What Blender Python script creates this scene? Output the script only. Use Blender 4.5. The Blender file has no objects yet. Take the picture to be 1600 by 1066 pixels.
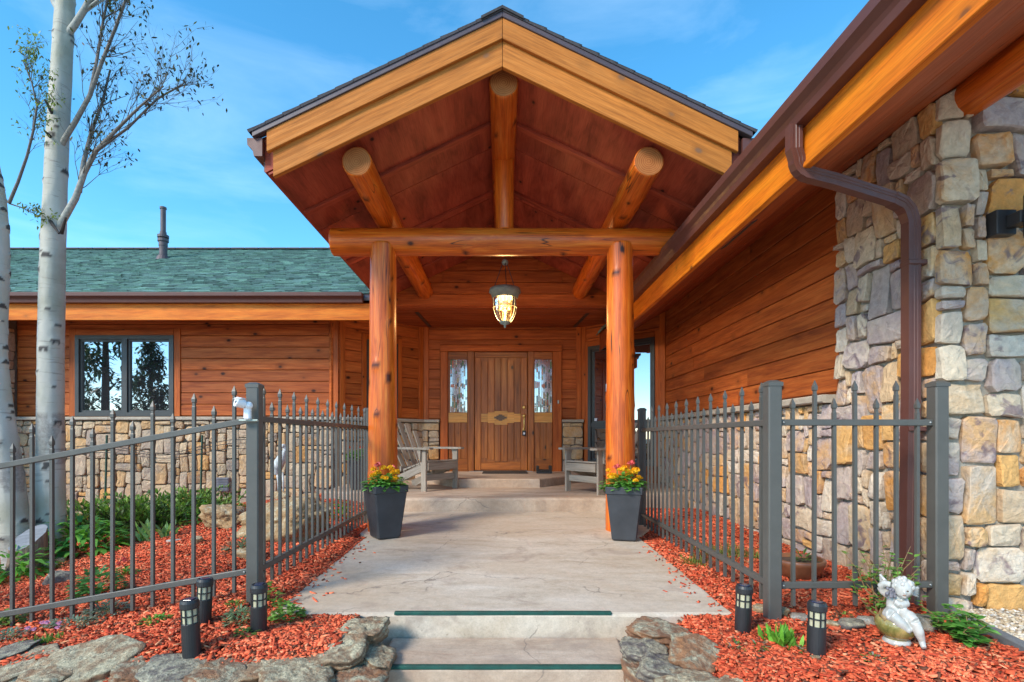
import bpy, bmesh, math, random
import numpy as np
from mathutils import Vector, Matrix, noise

scene = bpy.context.scene
V = Vector
R = math.radians
# ------------------------------------------------------------------ camera
CZ, F, VX, VY = 1.5, 822.0, 785.0, 685.0
cam_d = bpy.data.cameras.new('camera')
cam_d.sensor_width = 36.0
cam_d.lens = 36.0 * F / 1600.0
cam_d.shift_x = (800 - VX) / 1600.0
cam_d.shift_y = (VY - 533) / 1600.0
cam_d.clip_start = 0.05
cam_d.clip_end = 3000
cam = bpy.data.objects.new('camera', cam_d)
scene.collection.objects.link(cam)
cam.location = (0, 0, CZ)
cam.rotation_euler = (R(90), 0, 0)
scene.camera = cam
# ------------------------------------------------------------------ sky, sun, exposure
SUN_EL, SUN_AZ = 36.0, 226.0          # azimuth clockwise from +Y: behind the viewer, to the left
world = bpy.data.worlds.new('World')
scene.world = world
world.use_nodes = True
wn = world.node_tree
for n_ in list(wn.nodes):
    wn.nodes.remove(n_)
w_out = wn.nodes.new('ShaderNodeOutputWorld')
w_bg = wn.nodes.new('ShaderNodeBackground')
w_sky = wn.nodes.new('ShaderNodeTexSky')
w_sky.sky_type = 'NISHITA'
w_sky.sun_disc = False
w_sky.sun_elevation = R(SUN_EL)
w_sky.sun_rotation = R(SUN_AZ)
w_sky.altitude = 2000
w_sky.air_density = 1.0
w_sky.dust_density = 0.3
w_sky.ozone_density = 1.0
w_bg.inputs['Strength'].default_value = 0.15
w_hsv = wn.nodes.new('ShaderNodeHueSaturation')
w_hsv.inputs['Hue'].default_value = 0.485
w_hsv.inputs['Saturation'].default_value = 1.32
w_hsv.inputs['Value'].default_value = 1.28
w_tc = wn.nodes.new('ShaderNodeTexCoord')
w_map = wn.nodes.new('ShaderNodeMapping')
w_map.inputs['Scale'].default_value = (1.3, 1.3, 4.2)
w_map.inputs['Rotation'].default_value = (0.15, 0.25, 0.4)
w_noi = wn.nodes.new('ShaderNodeTexNoise')
w_noi.inputs['Scale'].default_value = 2.3
w_noi.inputs['Detail'].default_value = 7
w_noi.inputs['Roughness'].default_value = 0.58
w_noi.inputs['Distortion'].default_value = 0.6
w_rmp = wn.nodes.new('ShaderNodeValToRGB')
w_rmp.color_ramp.elements[0].position = 0.47
w_rmp.color_ramp.elements[0].color = (0, 0, 0, 1)
w_rmp.color_ramp.elements[1].position = 0.9
w_rmp.color_ramp.elements[1].color = (0.15, 0.15, 0.15, 1)
w_mix = wn.nodes.new('ShaderNodeMixRGB')
w_mix.inputs[2].default_value = (6.2, 7.6, 8.6, 1)
L_ = wn.links.new
L_(w_sky.outputs[0], w_hsv.inputs['Color'])
L_(w_tc.outputs['Generated'], w_map.inputs[0])
L_(w_map.outputs[0], w_noi.inputs['Vector'])
L_(w_noi.outputs[0], w_rmp.inputs[0])
L_(w_rmp.outputs[0], w_mix.inputs[0])
L_(w_hsv.outputs[0], w_mix.inputs[1])
L_(w_mix.outputs[0], w_bg.inputs['Color'])
L_(w_bg.outputs[0], w_out.inputs[0])
sun_d = bpy.data.lights.new('sun', 'SUN')
sun_d.energy = 2.35
sun_d.angle = R(17)
sun_d.color = (1.0, 0.92, 0.79)
sun = bpy.data.objects.new('sun', sun_d)
scene.collection.objects.link(sun)
sd = V((math.sin(R(SUN_AZ)) * math.cos(R(SUN_EL)), math.cos(R(SUN_AZ)) * math.cos(R(SUN_EL)), math.sin(R(SUN_EL))))
sun.rotation_euler = sd.to_track_quat('Z', 'Y').to_euler()
sun.location = (-6, -14, 16)
vs = scene.view_settings
vs.view_transform = 'Standard'
vs.look = 'None'
vs.exposure = 1.05
vs.gamma = 1.0
vs.use_curve_mapping = False
scene.render.engine = 'CYCLES'
scene.cycles.use_denoising = True
scene.cycles.max_bounces = 8
scene.cycles.diffuse_bounces = 4
scene.cycles.sample_clamp_indirect = 6.0
# ------------------------------------------------------------------ helpers
WM = {}


def P(px, py, Y):
    """the point at depth Y that stands at that pixel of the photograph"""
    return V(((px - VX) / F * Y, Y, CZ - (py - VY) / F * Y))


def XP(px, Y):
    return (px - VX) / F * Y


def link(o):
    scene.collection.objects.link(o)
    return o


def tag(o, label=None, cat=None, group=None, kind=None):
    if label: o['label'] = label
    if cat: o['category'] = cat
    if group: o['group'] = group
    if kind: o['kind'] = kind
    return o


def thing(name, label, cat, loc=(0, 0, 0), rotz=0.0, group=None):
    o = link(bpy.data.objects.new(name, None))
    o.empty_display_size = 0.1
    M = Matrix.Translation(V(loc)) @ Matrix.Rotation(rotz, 4, 'Z')
    o.matrix_basis = M
    WM[o.name] = M
    return tag(o, label, cat, group)


def place(o, parent, M):
    WM[o.name] = M
    if parent is not None:
        o.parent = parent
        o.matrix_basis = WM[parent.name].inverted() @ M
    else:
        o.matrix_basis = M
    return o


def copy_tree(o, M=None, parent=None):
    c = link(o.copy())
    if parent is None:
        c.matrix_basis = M
        WM[c.name] = M
    else:
        c.parent = parent
        c.matrix_basis = o.matrix_basis.copy()
        WM[c.name] = WM[parent.name] @ c.matrix_basis
    for ch in list(o.children):
        copy_tree(ch, None, c)
    return c


class MB:
    """collects vertices and faces of ONE part"""

    def __init__(s):
        s.v, s.f, s.m, s.c = [], [], [], []
        s.mi, s.col = 0, None

    def vert(s, p):
        s.v.append(tuple(p)); s.c.append(s.col or (1, 1, 1)); return len(s.v) - 1

    def face(s, *i):
        s.f.append(tuple(i)); s.m.append(s.mi)

    def quad(s, a, b, c, d):
        s.face(*[s.vert(p) for p in (a, b, c, d)])

    def tri(s, a, b, c):
        s.face(*[s.vert(p) for p in (a, b, c)])

    def box(s, a, b):
        (x0, y0, z0), (x1, y1, z1) = a, b
        i = [s.vert(p) for p in ((x0, y0, z0), (x1, y0, z0), (x1, y1, z0), (x0, y1, z0), (x0, y0, z1), (x1, y0, z1), (x1, y1, z1), (x0, y1, z1))]
        for q in ((3, 2, 1, 0), (4, 5, 6, 7), (0, 1, 5, 4), (1, 2, 6, 5), (2, 3, 7, 6), (3, 0, 4, 7)):
            s.face(*[i[k] for k in q])

    def sections(s, rings, cap=True, close=True):
        """loft between rings of equal count"""
        idx = [[s.vert(p) for p in r] for r in rings]
        n = len(idx[0])
        for a, b in zip(idx[:-1], idx[1:]):
            for k in range(n if close else n - 1):
                s.face(a[k], a[(k + 1) % n], b[(k + 1) % n], b[k])
        if cap:
            s.face(*idx[0][::-1]); s.face(*idx[-1])
        return idx

    def cbox(s, a, b, ch=0.004):
        """box with chamfered edges (12 + 8 facets)"""
        a, b = V(a), V(b)
        lo = V((min(a[k], b[k]) for k in range(3))); hi = V((max(a[k], b[k]) for k in range(3)))
        ch = min(ch, 0.45 * min(hi - lo))
        def ring(z, i):
            x0, y0, x1, y1 = lo.x + i, lo.y + i, hi.x - i, hi.y - i
            c = ch
            return [(x0 + c, y0, z), (x1 - c, y0, z), (x1, y0 + c, z), (x1, y1 - c, z), (x1 - c, y1, z), (x0 + c, y1, z), (x0, y1 - c, z), (x0, y0 + c, z)]
        s.sections([ring(lo.z, ch * .7), ring(lo.z + ch, 0), ring(hi.z - ch, 0), ring(hi.z, ch * .7)])

    def tube(s, pts, rad, seg=8, cap=True, phase=0.0):
        pts = [V(p) for p in pts]
        if not hasattr(rad, '__len__'): rad = [rad] * len(pts)
        rings = []
        t = (pts[1] - pts[0]).normalized()
        u = t.orthogonal().normalized() if abs(t.z) > .95 else V((0, 0, 1)).cross(t).normalized()
        for i, p in enumerate(pts):
            a = pts[max(i - 1, 0)]; b = pts[min(i + 1, len(pts) - 1)]
            t = (b - a).normalized()
            u = (u - t * u.dot(t)).normalized()
            w = t.cross(u)
            rings.append([p + (u * math.cos(phase + 2 * math.pi * k / seg) + w * math.sin(phase + 2 * math.pi * k / seg)) * rad[i] for k in range(seg)])
        s.sections(rings, cap)

    def lathe(s, prof, c=(0, 0, 0), seg=24, sx=1, sy=1):
        c = V(c)
        rings = [[c + V((r * sx * math.cos(2 * math.pi * k / seg), r * sy * math.sin(2 * math.pi * k / seg), z)) for k in range(seg)] for r, z in prof]
        s.sections(rings, True)

    def prism(s, poly, z0, z1, inset=0.0):
        n = len(poly)
        cx = sum(p[0] for p in poly) / n; cy = sum(p[1] for p in poly) / n
        r0 = [(x, y, z0) for x, y in poly]
        if inset:
            top = [(cx + (x - cx) * (1 - inset), cy + (y - cy) * (1 - inset), z1) for x, y in poly]
            mid = [(x, y, z1 - (z1 - z0) * .12) for x, y in poly]
            s.sections([r0, mid, top])
        else:
            s.sections([r0, [(x, y, z1) for x, y in poly]])

    def blade(s, p, d, L, W, droop=.3, n=3, side=None, fold=0.0):
        """a leaf: a strip that bends down as it goes"""
        d = V(d).normalized(); p = V(p)
        sd_ = side if side is not None else d.cross(V((0, 0, 1)))
        if sd_.length < 1e-3: sd_ = V((1, 0, 0))
        sd_ = sd_.normalized()
        prev = None
        for k in range(n + 1):
            t = k / n
            q = p + d * (L * t) - V((0, 0, 1)) * (droop * L * t * t)
            w = W * (math.sin(math.pi * min(1, .12 + .88 * t)) ** .8) * .5
            if k == n:
                cur = [s.vert(q)]
            else:
                cur = [s.vert(q - sd_ * w), s.vert(q + sd_ * w)]
            if prev:
                if len(cur) == 2: s.face(prev[0], prev[1], cur[1], cur[0])
                else: s.face(prev[0], prev[1], cur[0])
            prev = cur

    def ball(s, c, r, seg=10, rings=6, sq=(1, 1, 1)):
        c = V(c)
        top = s.vert(c + V((0, 0, r * sq[2]))); bot = s.vert(c - V((0, 0, r * sq[2])))
        idx = []
        for j in range(1, rings):
            a = math.pi * j / rings
            idx.append([s.vert(c + V((r * sq[0] * math.sin(a) * math.cos(2 * math.pi * k / seg), r * sq[1] * math.sin(a) * math.sin(2 * math.pi * k / seg), r * sq[2] * math.cos(a)))) for k in range(seg)])
        for k in range(seg):
            s.face(top, idx[0][k], idx[0][(k + 1) % seg])
            s.face(bot, idx[-1][(k + 1) % seg], idx[-1][k])
        for a, b in zip(idx[:-1], idx[1:]):
            for k in range(seg):
                s.face(a[k], b[k], b[(k + 1) % seg], a[(k + 1) % seg])

    def mesh(s, name, mats, M=None, smooth=False):
        me = bpy.data.meshes.new(name)
        vv = s.v
        if M is not None:
            Mi = M.inverted()
            vv = [tuple(Mi @ V(p)) for p in s.v]
        me.from_pydata(vv, [], s.f)
        for m in (mats if isinstance(mats, (list, tuple)) else [mats]):
            me.materials.append(m)
        if any(s.m): me.polygons.foreach_set('material_index', s.m)
        if s.col is not None:
            ca = me.color_attributes.new('col', 'FLOAT_COLOR', 'POINT')
            ca.data.foreach_set('color', [x for c in s.c for x in (c[0], c[1], c[2], 1.0)])
        if smooth: me.polygons.foreach_set('use_smooth', [True] * len(me.polygons))
        me.update()
        return me


def add(mb, name, mats, parent=None, M=None, local=False, smooth=False, **tags):
    """link what MB holds as one object; its vertices are in the world unless local"""
    if M is None:
        M = WM[parent.name] if parent is not None else Matrix.Identity(4)
    me = mb.mesh(name, mats, None if local else M, smooth)
    o = link(bpy.data.objects.new(name, me))
    place(o, parent, M)
    return tag(o, **tags)


def inst(me, name, parent, M):
    o = link(bpy.data.objects.new(name, me))
    return place(o, parent, M)


def frame(p0, p1, up):
    p0, p1, up = V(p0), V(p1), V(up)
    x = (p1 - p0).normalized()
    z = (up - x * up.dot(x)).normalized()
    y = z.cross(x)
    M = Matrix((x, y, z)).transposed().to_4x4()
    M.translation = (p0 + p1) / 2
    return M, (p1 - p0).length


def board(name, p0, p1, up, w, t, mat, parent, ch=.004, cut0=0.0, cut1=0.0):
    """a timber from p0 to p1: width w along up, thickness t; local X runs along the grain; cut = slant of the ends"""
    M, L = frame(p0, p1, up)
    mb = MB()
    def ring(x, cut):
        h, d = w / 2, t / 2
        pts = [(-d + ch, -h), (d - ch, -h), (d, -h + ch), (d, h - ch), (d - ch, h), (-d + ch, h), (-d, h - ch), (-d, -h + ch)]
        return [(x + cut * z, y, z) for y, z in pts]
    mb.sections([ring(-L / 2, cut0), ring(L / 2, cut1)])
    return add(mb, name, mat, parent, M, True)


def log(name, p0, p1, r0, r1, mats, parent, seed, seg=28, rings=44, lump=.035, crack=True):
    up = V((0, 0, 1)) if abs((V(p1) - V(p0)).normalized().z) < .9 else V((0, -1, 0))
    M, L = frame(p0, p1, up)
    rg = random.Random(seed)
    kn = [(rg.uniform(-.48, .48) * L, rg.uniform(0, 6.28), rg.uniform(.008, .018), rg.uniform(.022, .05)) for _ in range(int(L * 4.5) + 2)]
    ck = [(rg.uniform(0, 6.28), rg.uniform(-.3, .1) * L, rg.uniform(.25, .6) * L) for _ in range(2)]
    mb = MB(); mb.col = (1, 1, 1)
    rows = []
    xs = [-L / 2] + [-L / 2 + .006] + [-L / 2 + L * (k + .5) / rings for k in range(rings)] + [L / 2 - .006] + [L / 2]
    for i, x in enumerate(xs):
        t = (x + L / 2) / L
        rb = r0 + (r1 - r0) * t
        if i in (0, len(xs) - 1): rb -= .007
        row = []
        for k in range(seg):
            a = 2 * math.pi * k / seg
            r = rb * (1 + lump * noise.noise(V((x * 1.6 + seed * 7, math.cos(a) * 1.1, math.sin(a) * 1.1))) + .35 * lump * noise.noise(V((x * 6 + seed, math.cos(a) * 3, math.sin(a) * 3))))
            dark = 0.0
            for kx, ka, kh, kw in kn:
                da = (a - ka + math.pi) % (2 * math.pi) - math.pi
                dd = ((x - kx) / kw) ** 2 + (da * rb / kw) ** 2
                if dd < 6: r += kh * math.exp(-dd * 1.2)
                if dd < .5: dark = 1
            mb.col = (1 - dark, 1, 1)
            row.append(mb.vert((x, math.cos(a) * r, math.sin(a) * r)))
        rows.append(row)
    for a, b in zip(rows[:-1], rows[1:]):
        for k in range(seg):
            mb.face(a[k], a[(k + 1) % seg], b[(k + 1) % seg], b[k])
    for row, rev in ((rows[0], True), (rows[-1], False)):
        mb.mi = 1
        ids = [mb.vert(mb.v[q]) for q in row]
        mb.face(*(ids[::-1] if rev else ids))
    mb.col = (1, 1, 1)
    o = add(mb, name, mats, parent, M, True, smooth=True)
    return o


def mesh_of(o, name):
    dg = bpy.context.evaluated_depsgraph_get()
    dg.update()
    me = bpy.data.meshes.new_from_object(o.evaluated_get(dg))
    me.name = name
    return me


def sculpt(name, build, mat, parent, M, voxel=.006, it=6):
    """melt overlapping lumps into one continuous skin"""
    mb = MB(); build(mb)
    me = mb.mesh(name + '_tmp', mat)
    tmp = link(bpy.data.objects.new('tmp', me))
    r = tmp.modifiers.new('r', 'REMESH'); r.mode = 'VOXEL'; r.voxel_size = voxel
    s_ = tmp.modifiers.new('s', 'SMOOTH'); s_.iterations = it; s_.factor = .5
    out = mesh_of(tmp, name)
    bpy.data.objects.remove(tmp)
    out.polygons.foreach_set('use_smooth', [True] * len(out.polygons))
    out.materials.clear(); out.materials.append(mat)
    o = link(bpy.data.objects.new(name, out))
    return place(o, parent, M)


_ico = {}


def ico(sub):
    if sub not in _ico:
        bm = bmesh.new()
        bmesh.ops.create_icosphere(bm, subdivisions=sub, radius=1)
        bm.verts.ensure_lookup_table()
        _ico[sub] = ([v.co.copy() for v in bm.verts], [tuple(v.index for v in f.verts) for f in bm.faces])
        bm.free()
    return _ico[sub]


def rock_mb(seed, size, sub=4, planes=15, rough=.05, flat=0.0, slab=False):
    """a broken stone: random planes cut a ball, then uneven relief; slab = flat bedded flagstone with steep broken sides"""
    rg = random.Random(seed)
    pl = []
    for k in range(planes):
        if slab: n = V((math.cos(k * 2.399 + rg.uniform(-.4, .4)), math.sin(k * 2.399 + rg.uniform(-.4, .4)), rg.uniform(-.35, .22))).normalized(); d = rg.uniform(.74, 1.02)
        else: n = V((rg.gauss(0, 1), rg.gauss(0, 1), rg.gauss(0, .8))).normalized(); d = rg.uniform(.62, .98)
        pl.append((*n, d))
    if slab:
        pl += [(0, 0, 1, .55)] + [(*V((rg.uniform(-.22, .22), rg.uniform(-.22, .22), 1)).normalized(), rg.uniform(.54, .6)) for _ in range(3)] + [(0, 0, -1, .6)]
    else:
        pl += [(*V((rg.uniform(-.12, .12), rg.uniform(-.12, .12), 1)).normalized(), rg.uniform(.5, .7)), (0, 0, -1, .7)]
    pl = np.array(pl)
    vs_, fs = ico(sub)
    A = np.array([tuple(v) for v in vs_])
    c = A @ pl[:, :3].T
    r = np.where(c > 1e-3, pl[:, 3] / np.maximum(c, 1e-3), 9.).min(1).clip(0, 1.2)
    o = V((seed * 3.1, seed * 1.7, seed * .9))
    mb = MB()
    k = 1 / (size[2] / max(size[0], size[1])) ** .5
    for v, q in zip(vs_, r):
        p0 = V((v.x * q, v.y * q, v.z * q / k))
        f = 1 + rough * noise.noise(p0 * 2.3 + o) + rough * .7 * noise.noise(p0 * 6 + o) + rough * .5 * noise.noise(p0 * 15 + o)
        p = v * (q * f)
        if flat:
            lay = p.z * flat
            w = .045 * (abs(v.z) < .8)
            p.x *= 1 + w * math.sin(lay * 5.1 + seed) + w * .6 * noise.noise(V((lay * 6, seed, 1))); p.y *= 1 + w * math.cos(lay * 4.3 + seed) + w * .6 * noise.noise(V((lay * 6, seed, 5)))
        if slab and p.z > 0: p.z += .10 * noise.noise(V((p.x * 2.6, p.y * 2.6, seed))) + .07 * noise.noise(V((p.x * 8, p.y * 8, seed)))
        mb.vert((p.x * size[0] / 2, p.y * size[1] / 2, p.z * size[2] / 2))
    for f in fs: mb.face(*f)
    return mb
# ------------------------------------------------------------------ materials


class NT:
    def __init__(s, name, **kw):
        s.mat = bpy.data.materials.new(name)
        s.mat.use_nodes = True
        s.t = s.mat.node_tree
        s.b = s.t.nodes['Principled BSDF']
        s.out = s.t.nodes['Material Output']
        for k, v in kw.items(): s.set(k, v)

    def set(s, k, v):
        k = {'rough': 'Roughness', 'metal': 'Metallic', 'coat': 'Coat Weight', 'coatr': 'Coat Roughness', 'spec': 'Specular IOR Level', 'color': 'Base Color', 'sss': 'Subsurface Weight'}.get(k, k)
        if isinstance(v, tuple) and len(v) == 3: v = (*v, 1)
        if hasattr(v, 'links') or isinstance(v, bpy.types.NodeSocket): s.t.links.new(v, s.b.inputs[k])
        else: s.b.inputs[k].default_value = v

    def n(s, typ, ins=None, **props):
        nd = s.t.nodes.new('ShaderNode' + typ)
        for k, v in props.items(): setattr(nd, k, v)
        for k, v in (ins or {}).items():
            if isinstance(v, bpy.types.NodeSocket): s.t.links.new(v, nd.inputs[k])
            else:
                if isinstance(v, tuple) and len(v) == 3 and nd.inputs[k].type == 'RGBA': v = (*v, 1)
                nd.inputs[k].default_value = v
        return nd

    def coord(s, scale=(1, 1, 1), rnd=False, kind='Object', rot=(0, 0, 0)):
        c = s.n('TexCoord').outputs[kind]
        if rnd:
            r = s.n('ObjectInfo').outputs['Random']
            cx = s.n('CombineXYZ', {0: s.math('MULTIPLY', r, 41.3), 1: s.math('MULTIPLY', r, 17.9), 2: s.math('MULTIPLY', r, 29.1)}).outputs[0]
            c = s.n('VectorMath', {0: c, 1: cx}, operation='ADD').outputs[0]
        return s.n('Mapping', {'Vector': c, 'Scale': scale, 'Rotation': rot}).outputs[0]

    def noise(s, vec, scale=1., detail=4., rough=.55, dist=0.):
        return s.n('TexNoise', {'Vector': vec, 'Scale': scale, 'Detail': detail, 'Roughness': rough, 'Distortion': dist}).outputs[0]

    def math(s, op, a, b=0.0, c=0.0, clamp=False):
        nd = s.n('Math', operation=op, use_clamp=clamp)
        for i, x in enumerate((a, b, c)):
            if isinstance(x, bpy.types.NodeSocket): s.t.links.new(x, nd.inputs[i])
            else: nd.inputs[i].default_value = x
        return nd.outputs[0]

    def ramp(s, fac, stops, interp='LINEAR'):
        nd = s.n('ValToRGB', {0: fac})
        cr = nd.color_ramp
        cr.interpolation = interp
        while len(cr.elements) < len(stops): cr.elements.new(.5)
        for e, (p, c) in zip(cr.elements, stops):
            e.position = p
            e.color = (*(c if hasattr(c, '__len__') else (c, c, c)), 1)[:4]
        return nd.outputs[0]

    def mix(s, fac, a, b, mode='MIX'):
        nd = s.n('MixRGB', blend_type=mode)
        for i, x in enumerate((fac, a, b)):
            if isinstance(x, bpy.types.NodeSocket): s.t.links.new(x, nd.inputs[i])
            elif hasattr(x, '__len__'): nd.inputs[i].default_value = (*x, 1)[:4]
            else: nd.inputs[i].default_value = x if i == 0 else (x, x, x, 1)
        return nd.outputs[0]

    def bump(s, h, strength=.3, dist=.01, prev=None):
        ins = {'Height': h, 'Strength': strength, 'Distance': dist}
        if prev is not None: ins['Normal'] = prev
        o = s.n('Bump', ins).outputs[0]
        s.t.links.new(o, s.b.inputs['Normal'])
        return o


MT = {}


def plain(name, color, rough=.6, metal=0., vary=.12, scale=6., bump=0., bscale=60., **kw):
    m = NT(name, rough=rough, metal=metal, **kw)
    c = m.coord()
    n1 = m.noise(c, scale, 5)
    lo = tuple(x * (1 - vary) for x in color); hi = tuple(min(1, x * (1 + vary)) for x in color)
    m.set('color', m.ramp(n1, [(.3, lo), (.7, hi)]))
    m.set('rough', m.ramp(m.noise(c, scale * 2.7, 3), [(.3, max(0, rough - .08)), (.75, min(1, rough + .1))]))
    if bump: m.bump(m.noise(c, bscale, 4), bump, .004)
    MT[name] = m.mat
    return m.mat


def wood(name, dark, mid, light, rough=.55, coat=0., grain=26., knots=.13, tone=.22, bump=.18, knotcol=None, attr=False, worn=0.):
    m = NT(name, rough=rough, coat=coat, coatr=.25, spec=.3)
    rnd = m.n('ObjectInfo').outputs['Random']
    g = m.noise(m.coord((1.7, grain, grain), True), 1., 7, .62, .5)
    broad = m.noise(m.coord((.5, 3.2, 3.2), True), 1., 3, .5, .3)
    col = m.ramp(g, [(.25, dark), (.5, mid), (.78, light)])
    fib = m.noise(m.coord((5., 130., 130.), True), 1., 4, .6, .2)
    col = m.mix(1., col, m.ramp(fib, [(.3, .72), (.5, 1.), (.7, 1.14)]), 'MULTIPLY')
    bt = m.math('MULTIPLY_ADD', broad, .9, .55)
    col = m.mix(.85, col, bt, 'MULTIPLY')
    rt = m.math('MULTIPLY_ADD', rnd, tone * 2, 1 - tone)
    col = m.mix(1., col, rt, 'MULTIPLY')
    if knots:
        vn = m.n('TexVoronoi', {'Vector': m.coord((3.0, 4.6, 4.6), True), 'Scale': 1.0}).outputs['Distance']
        k = m.ramp(vn, [(knots * .45, 1.), (knots, 0.)])
        halo = m.ramp(vn, [(knots * .5, .6), (knots * 2.3, 0.)])
        col = m.mix(halo, col, tuple(x * .55 for x in mid))
        col = m.mix(k, col, knotcol or tuple(x * .18 for x in dark))
    if worn:
        wn_ = m.noise(m.coord((2.2, 9, 9), True), 1., 6, .7)
        col = m.mix(m.ramp(wn_, [(.62, 0.), (.72, worn)]), col, light)
    if attr:
        at = m.n('Attribute', attribute_name='col')
        sep = m.n('SeparateColor', {0: at.outputs['Color']}).outputs[0]
        col = m.mix(m.math('SUBTRACT', 1., sep, clamp=True), col, tuple(x * .25 for x in dark))
        ck = m.noise(m.coord((.7, 11, 11), True), 1., 2, .4, .2)
        line = m.ramp(m.math('ABSOLUTE', m.math('SUBTRACT', ck, .44)), [(.0, 1.), (.011, 0.)])
        msk = m.ramp(m.noise(m.coord((.9, 3, 3), True), 1.3, 2), [(.49, 0.), (.54, 1.)])
        crk = m.math('MULTIPLY', line, msk)
        col = m.mix(crk, col, (.03, .01, .004))
    m.set('color', col)
    m.set('rough', m.ramp(g, [(.2, min(1, rough + .12)), (.8, max(.05, rough - .1))]))
    m.bump(g, bump, .004)
    MT[name] = m.mat
    return m.mat


def endgrain(name, a, b):
    m = NT(name, rough=.85, spec=.1)
    c = m.coord((1, 1, 1))
    w = m.n('TexWave', {'Vector': c, 'Scale': 22., 'Distortion': 2.5, 'Detail': 2., 'Detail Scale': 1.2}, wave_type='RINGS', rings_direction='X').outputs[1]
    n1 = m.noise(c, 14, 5)
    col = m.mix(.6, m.ramp(n1, [(.3, a), (.7, b)]), m.ramp(w, [(.2, a), (.8, b)]))
    rad = m.n('TexNoise', {'Vector': m.coord((1, 60, 3)), 'Scale': 1.}).outputs[0]
    col = m.mix(m.ramp(rad, [(.66, 0.), (.72, .5)]), col, (.12, .07, .04))
    m.set('color', col)
    m.bump(w, .12, .003)
    MT[name] = m.mat
    return m.mat


# timber of the house
wood('siding', (.20, .034, .009), (.40, .090, .016), (.56, .16, .036), .62, grain=24., tone=.24, knots=.13)
wood('trim', (.25, .044, .007), (.43, .092, .012), (.54, .138, .022), .55, grain=22., tone=.12, knots=.07)
wood('fascia', (.44, .085, .004), (.66, .165, .006), (.78, .25, .014), .55, grain=16., tone=.06, knots=.09, knotcol=(.22, .07, .015))
wood('barge', (.26, .075, .011), (.42, .135, .019), (.53, .19, .034), .72, grain=40., tone=.07, knots=.11, knotcol=(.20, .09, .04))
wood('logwood', (.30, .040, .004), (.58, .112, .008), (.74, .235, .03), .40, coat=.22, grain=26., tone=.10, knots=.12, attr=True, worn=.55, bump=.35)
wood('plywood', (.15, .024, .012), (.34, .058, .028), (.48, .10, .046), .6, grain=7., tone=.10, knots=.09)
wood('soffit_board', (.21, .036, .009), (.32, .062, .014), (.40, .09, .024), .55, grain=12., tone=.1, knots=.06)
wood('door_wood', (.13, .032, .005), (.32, .088, .011), (.45, .15, .022), .42, coat=.15, grain=26., tone=.2, knots=.13)
wood('door_band', (.54, .21, .03), (.64, .28, .05), (.70, .35, .08), .42, coat=.15, grain=26., tone=.05, knots=.0)
wood('chair_wood', (.22, .18, .14), (.31, .255, .20), (.39, .325, .26), .8, grain=22., tone=.1, knots=.0)
endgrain('log_end', (.24, .072, .02), (.41, .15, .05))
# metal, plastic
plain('fence_paint', (.082, .078, .069), .45, .0, .1, 9., .08, 180.)
plain('gutter_paint', (.105, .036, .027), .48, .0, .1, 5.)
plain('fascia_metal', (.075, .05, .055), .4, .0, .1, 5.)
plain('window_frame', (.045, .043, .042), .4, .0, .1, 5.)
plain('black_plastic', (.018, .018, .02), .45, .0, .2, 8.)
plain('bolt_metal', (.34, .33, .31), .35, .7, .1, 20.)
plain('brass', (.85, .58, .2), .38, .75, .08, 10.)
plain('verdigris', (.30, .36, .33), .55, .3, .2, 25., .1, 80.)
plain('white_plastic', (.78, .78, .8), .35, .0, .03, 5.)
plain('planter_plastic', (.038, .040, .046), .5, .0, .25, 7., .1, 40.)
plain('dark_metal', (.035, .032, .034), .4, .2, .15, 8.)
plain('vent_paint', (.09, .065, .068), .5, .2, .2, 12.)
plain('rubber', (.03, .024, .02), .9, .0, .3, 14., .4, 220.)
plain('soil', (.10, .06, .04), .95, .0, .4, 18., .6, 60.)
plain('green_strip', (.004, .062, .045), .6, .0, .35, 14., .3, 120.)
plain('edging', (.15, .155, .165), .7, .0, .15, 30., .15, 90.)
plain('terracotta', (.24, .095, .045), .35, .0, .3, 9., .15, 50., coat=.3)
plain('grey_vent', (.17, .16, .18), .6, .0, .1, 10.)
plain('inlay', (.11, .06, .03), .5, .0, .3, 30.)
plain('sticker', (.7, .72, .78), .5, .0, .15, 30.)
plain('lead', (.06, .06, .06), .4, .6, .2, 30.)
plain('stake_paint', (.02, .06, .035), .6, .0, .2, 10.)
plain('wax', (.30, .20, .09), .6, .0, .05, 10.)
plain('solar', (.03, .035, .07), .15, .0, .3, 40.)
plain('light_panel', (.42, .39, .26), .3, .0, .15, 30.)


def cap_stone(name, a, b, scale=7., bump=.5):
    m = NT(name, rough=.85)
    c = m.coord((1, 1, 1), True)
    n1 = m.noise(c, scale, 7, .65)
    n2 = m.noise(c, scale * 6, 5, .6)
    m.set('color', m.mix(.35, m.ramp(n1, [(.3, a), (.7, b)]), m.ramp(n2, [(.3, a), (.7, b)])))
    m.bump(n2, bump, .008, m.bump(n1, bump, .03))
    MT[name] = m.mat


cap_stone('cap', (.30, .24, .18), (.46, .40, .32))
cap_stone('grout', (.30, .26, .21), (.44, .39, .32), 26.)
cap_stone('grout_dark', (.13, .10, .075), (.22, .175, .135), 20.)


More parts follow.
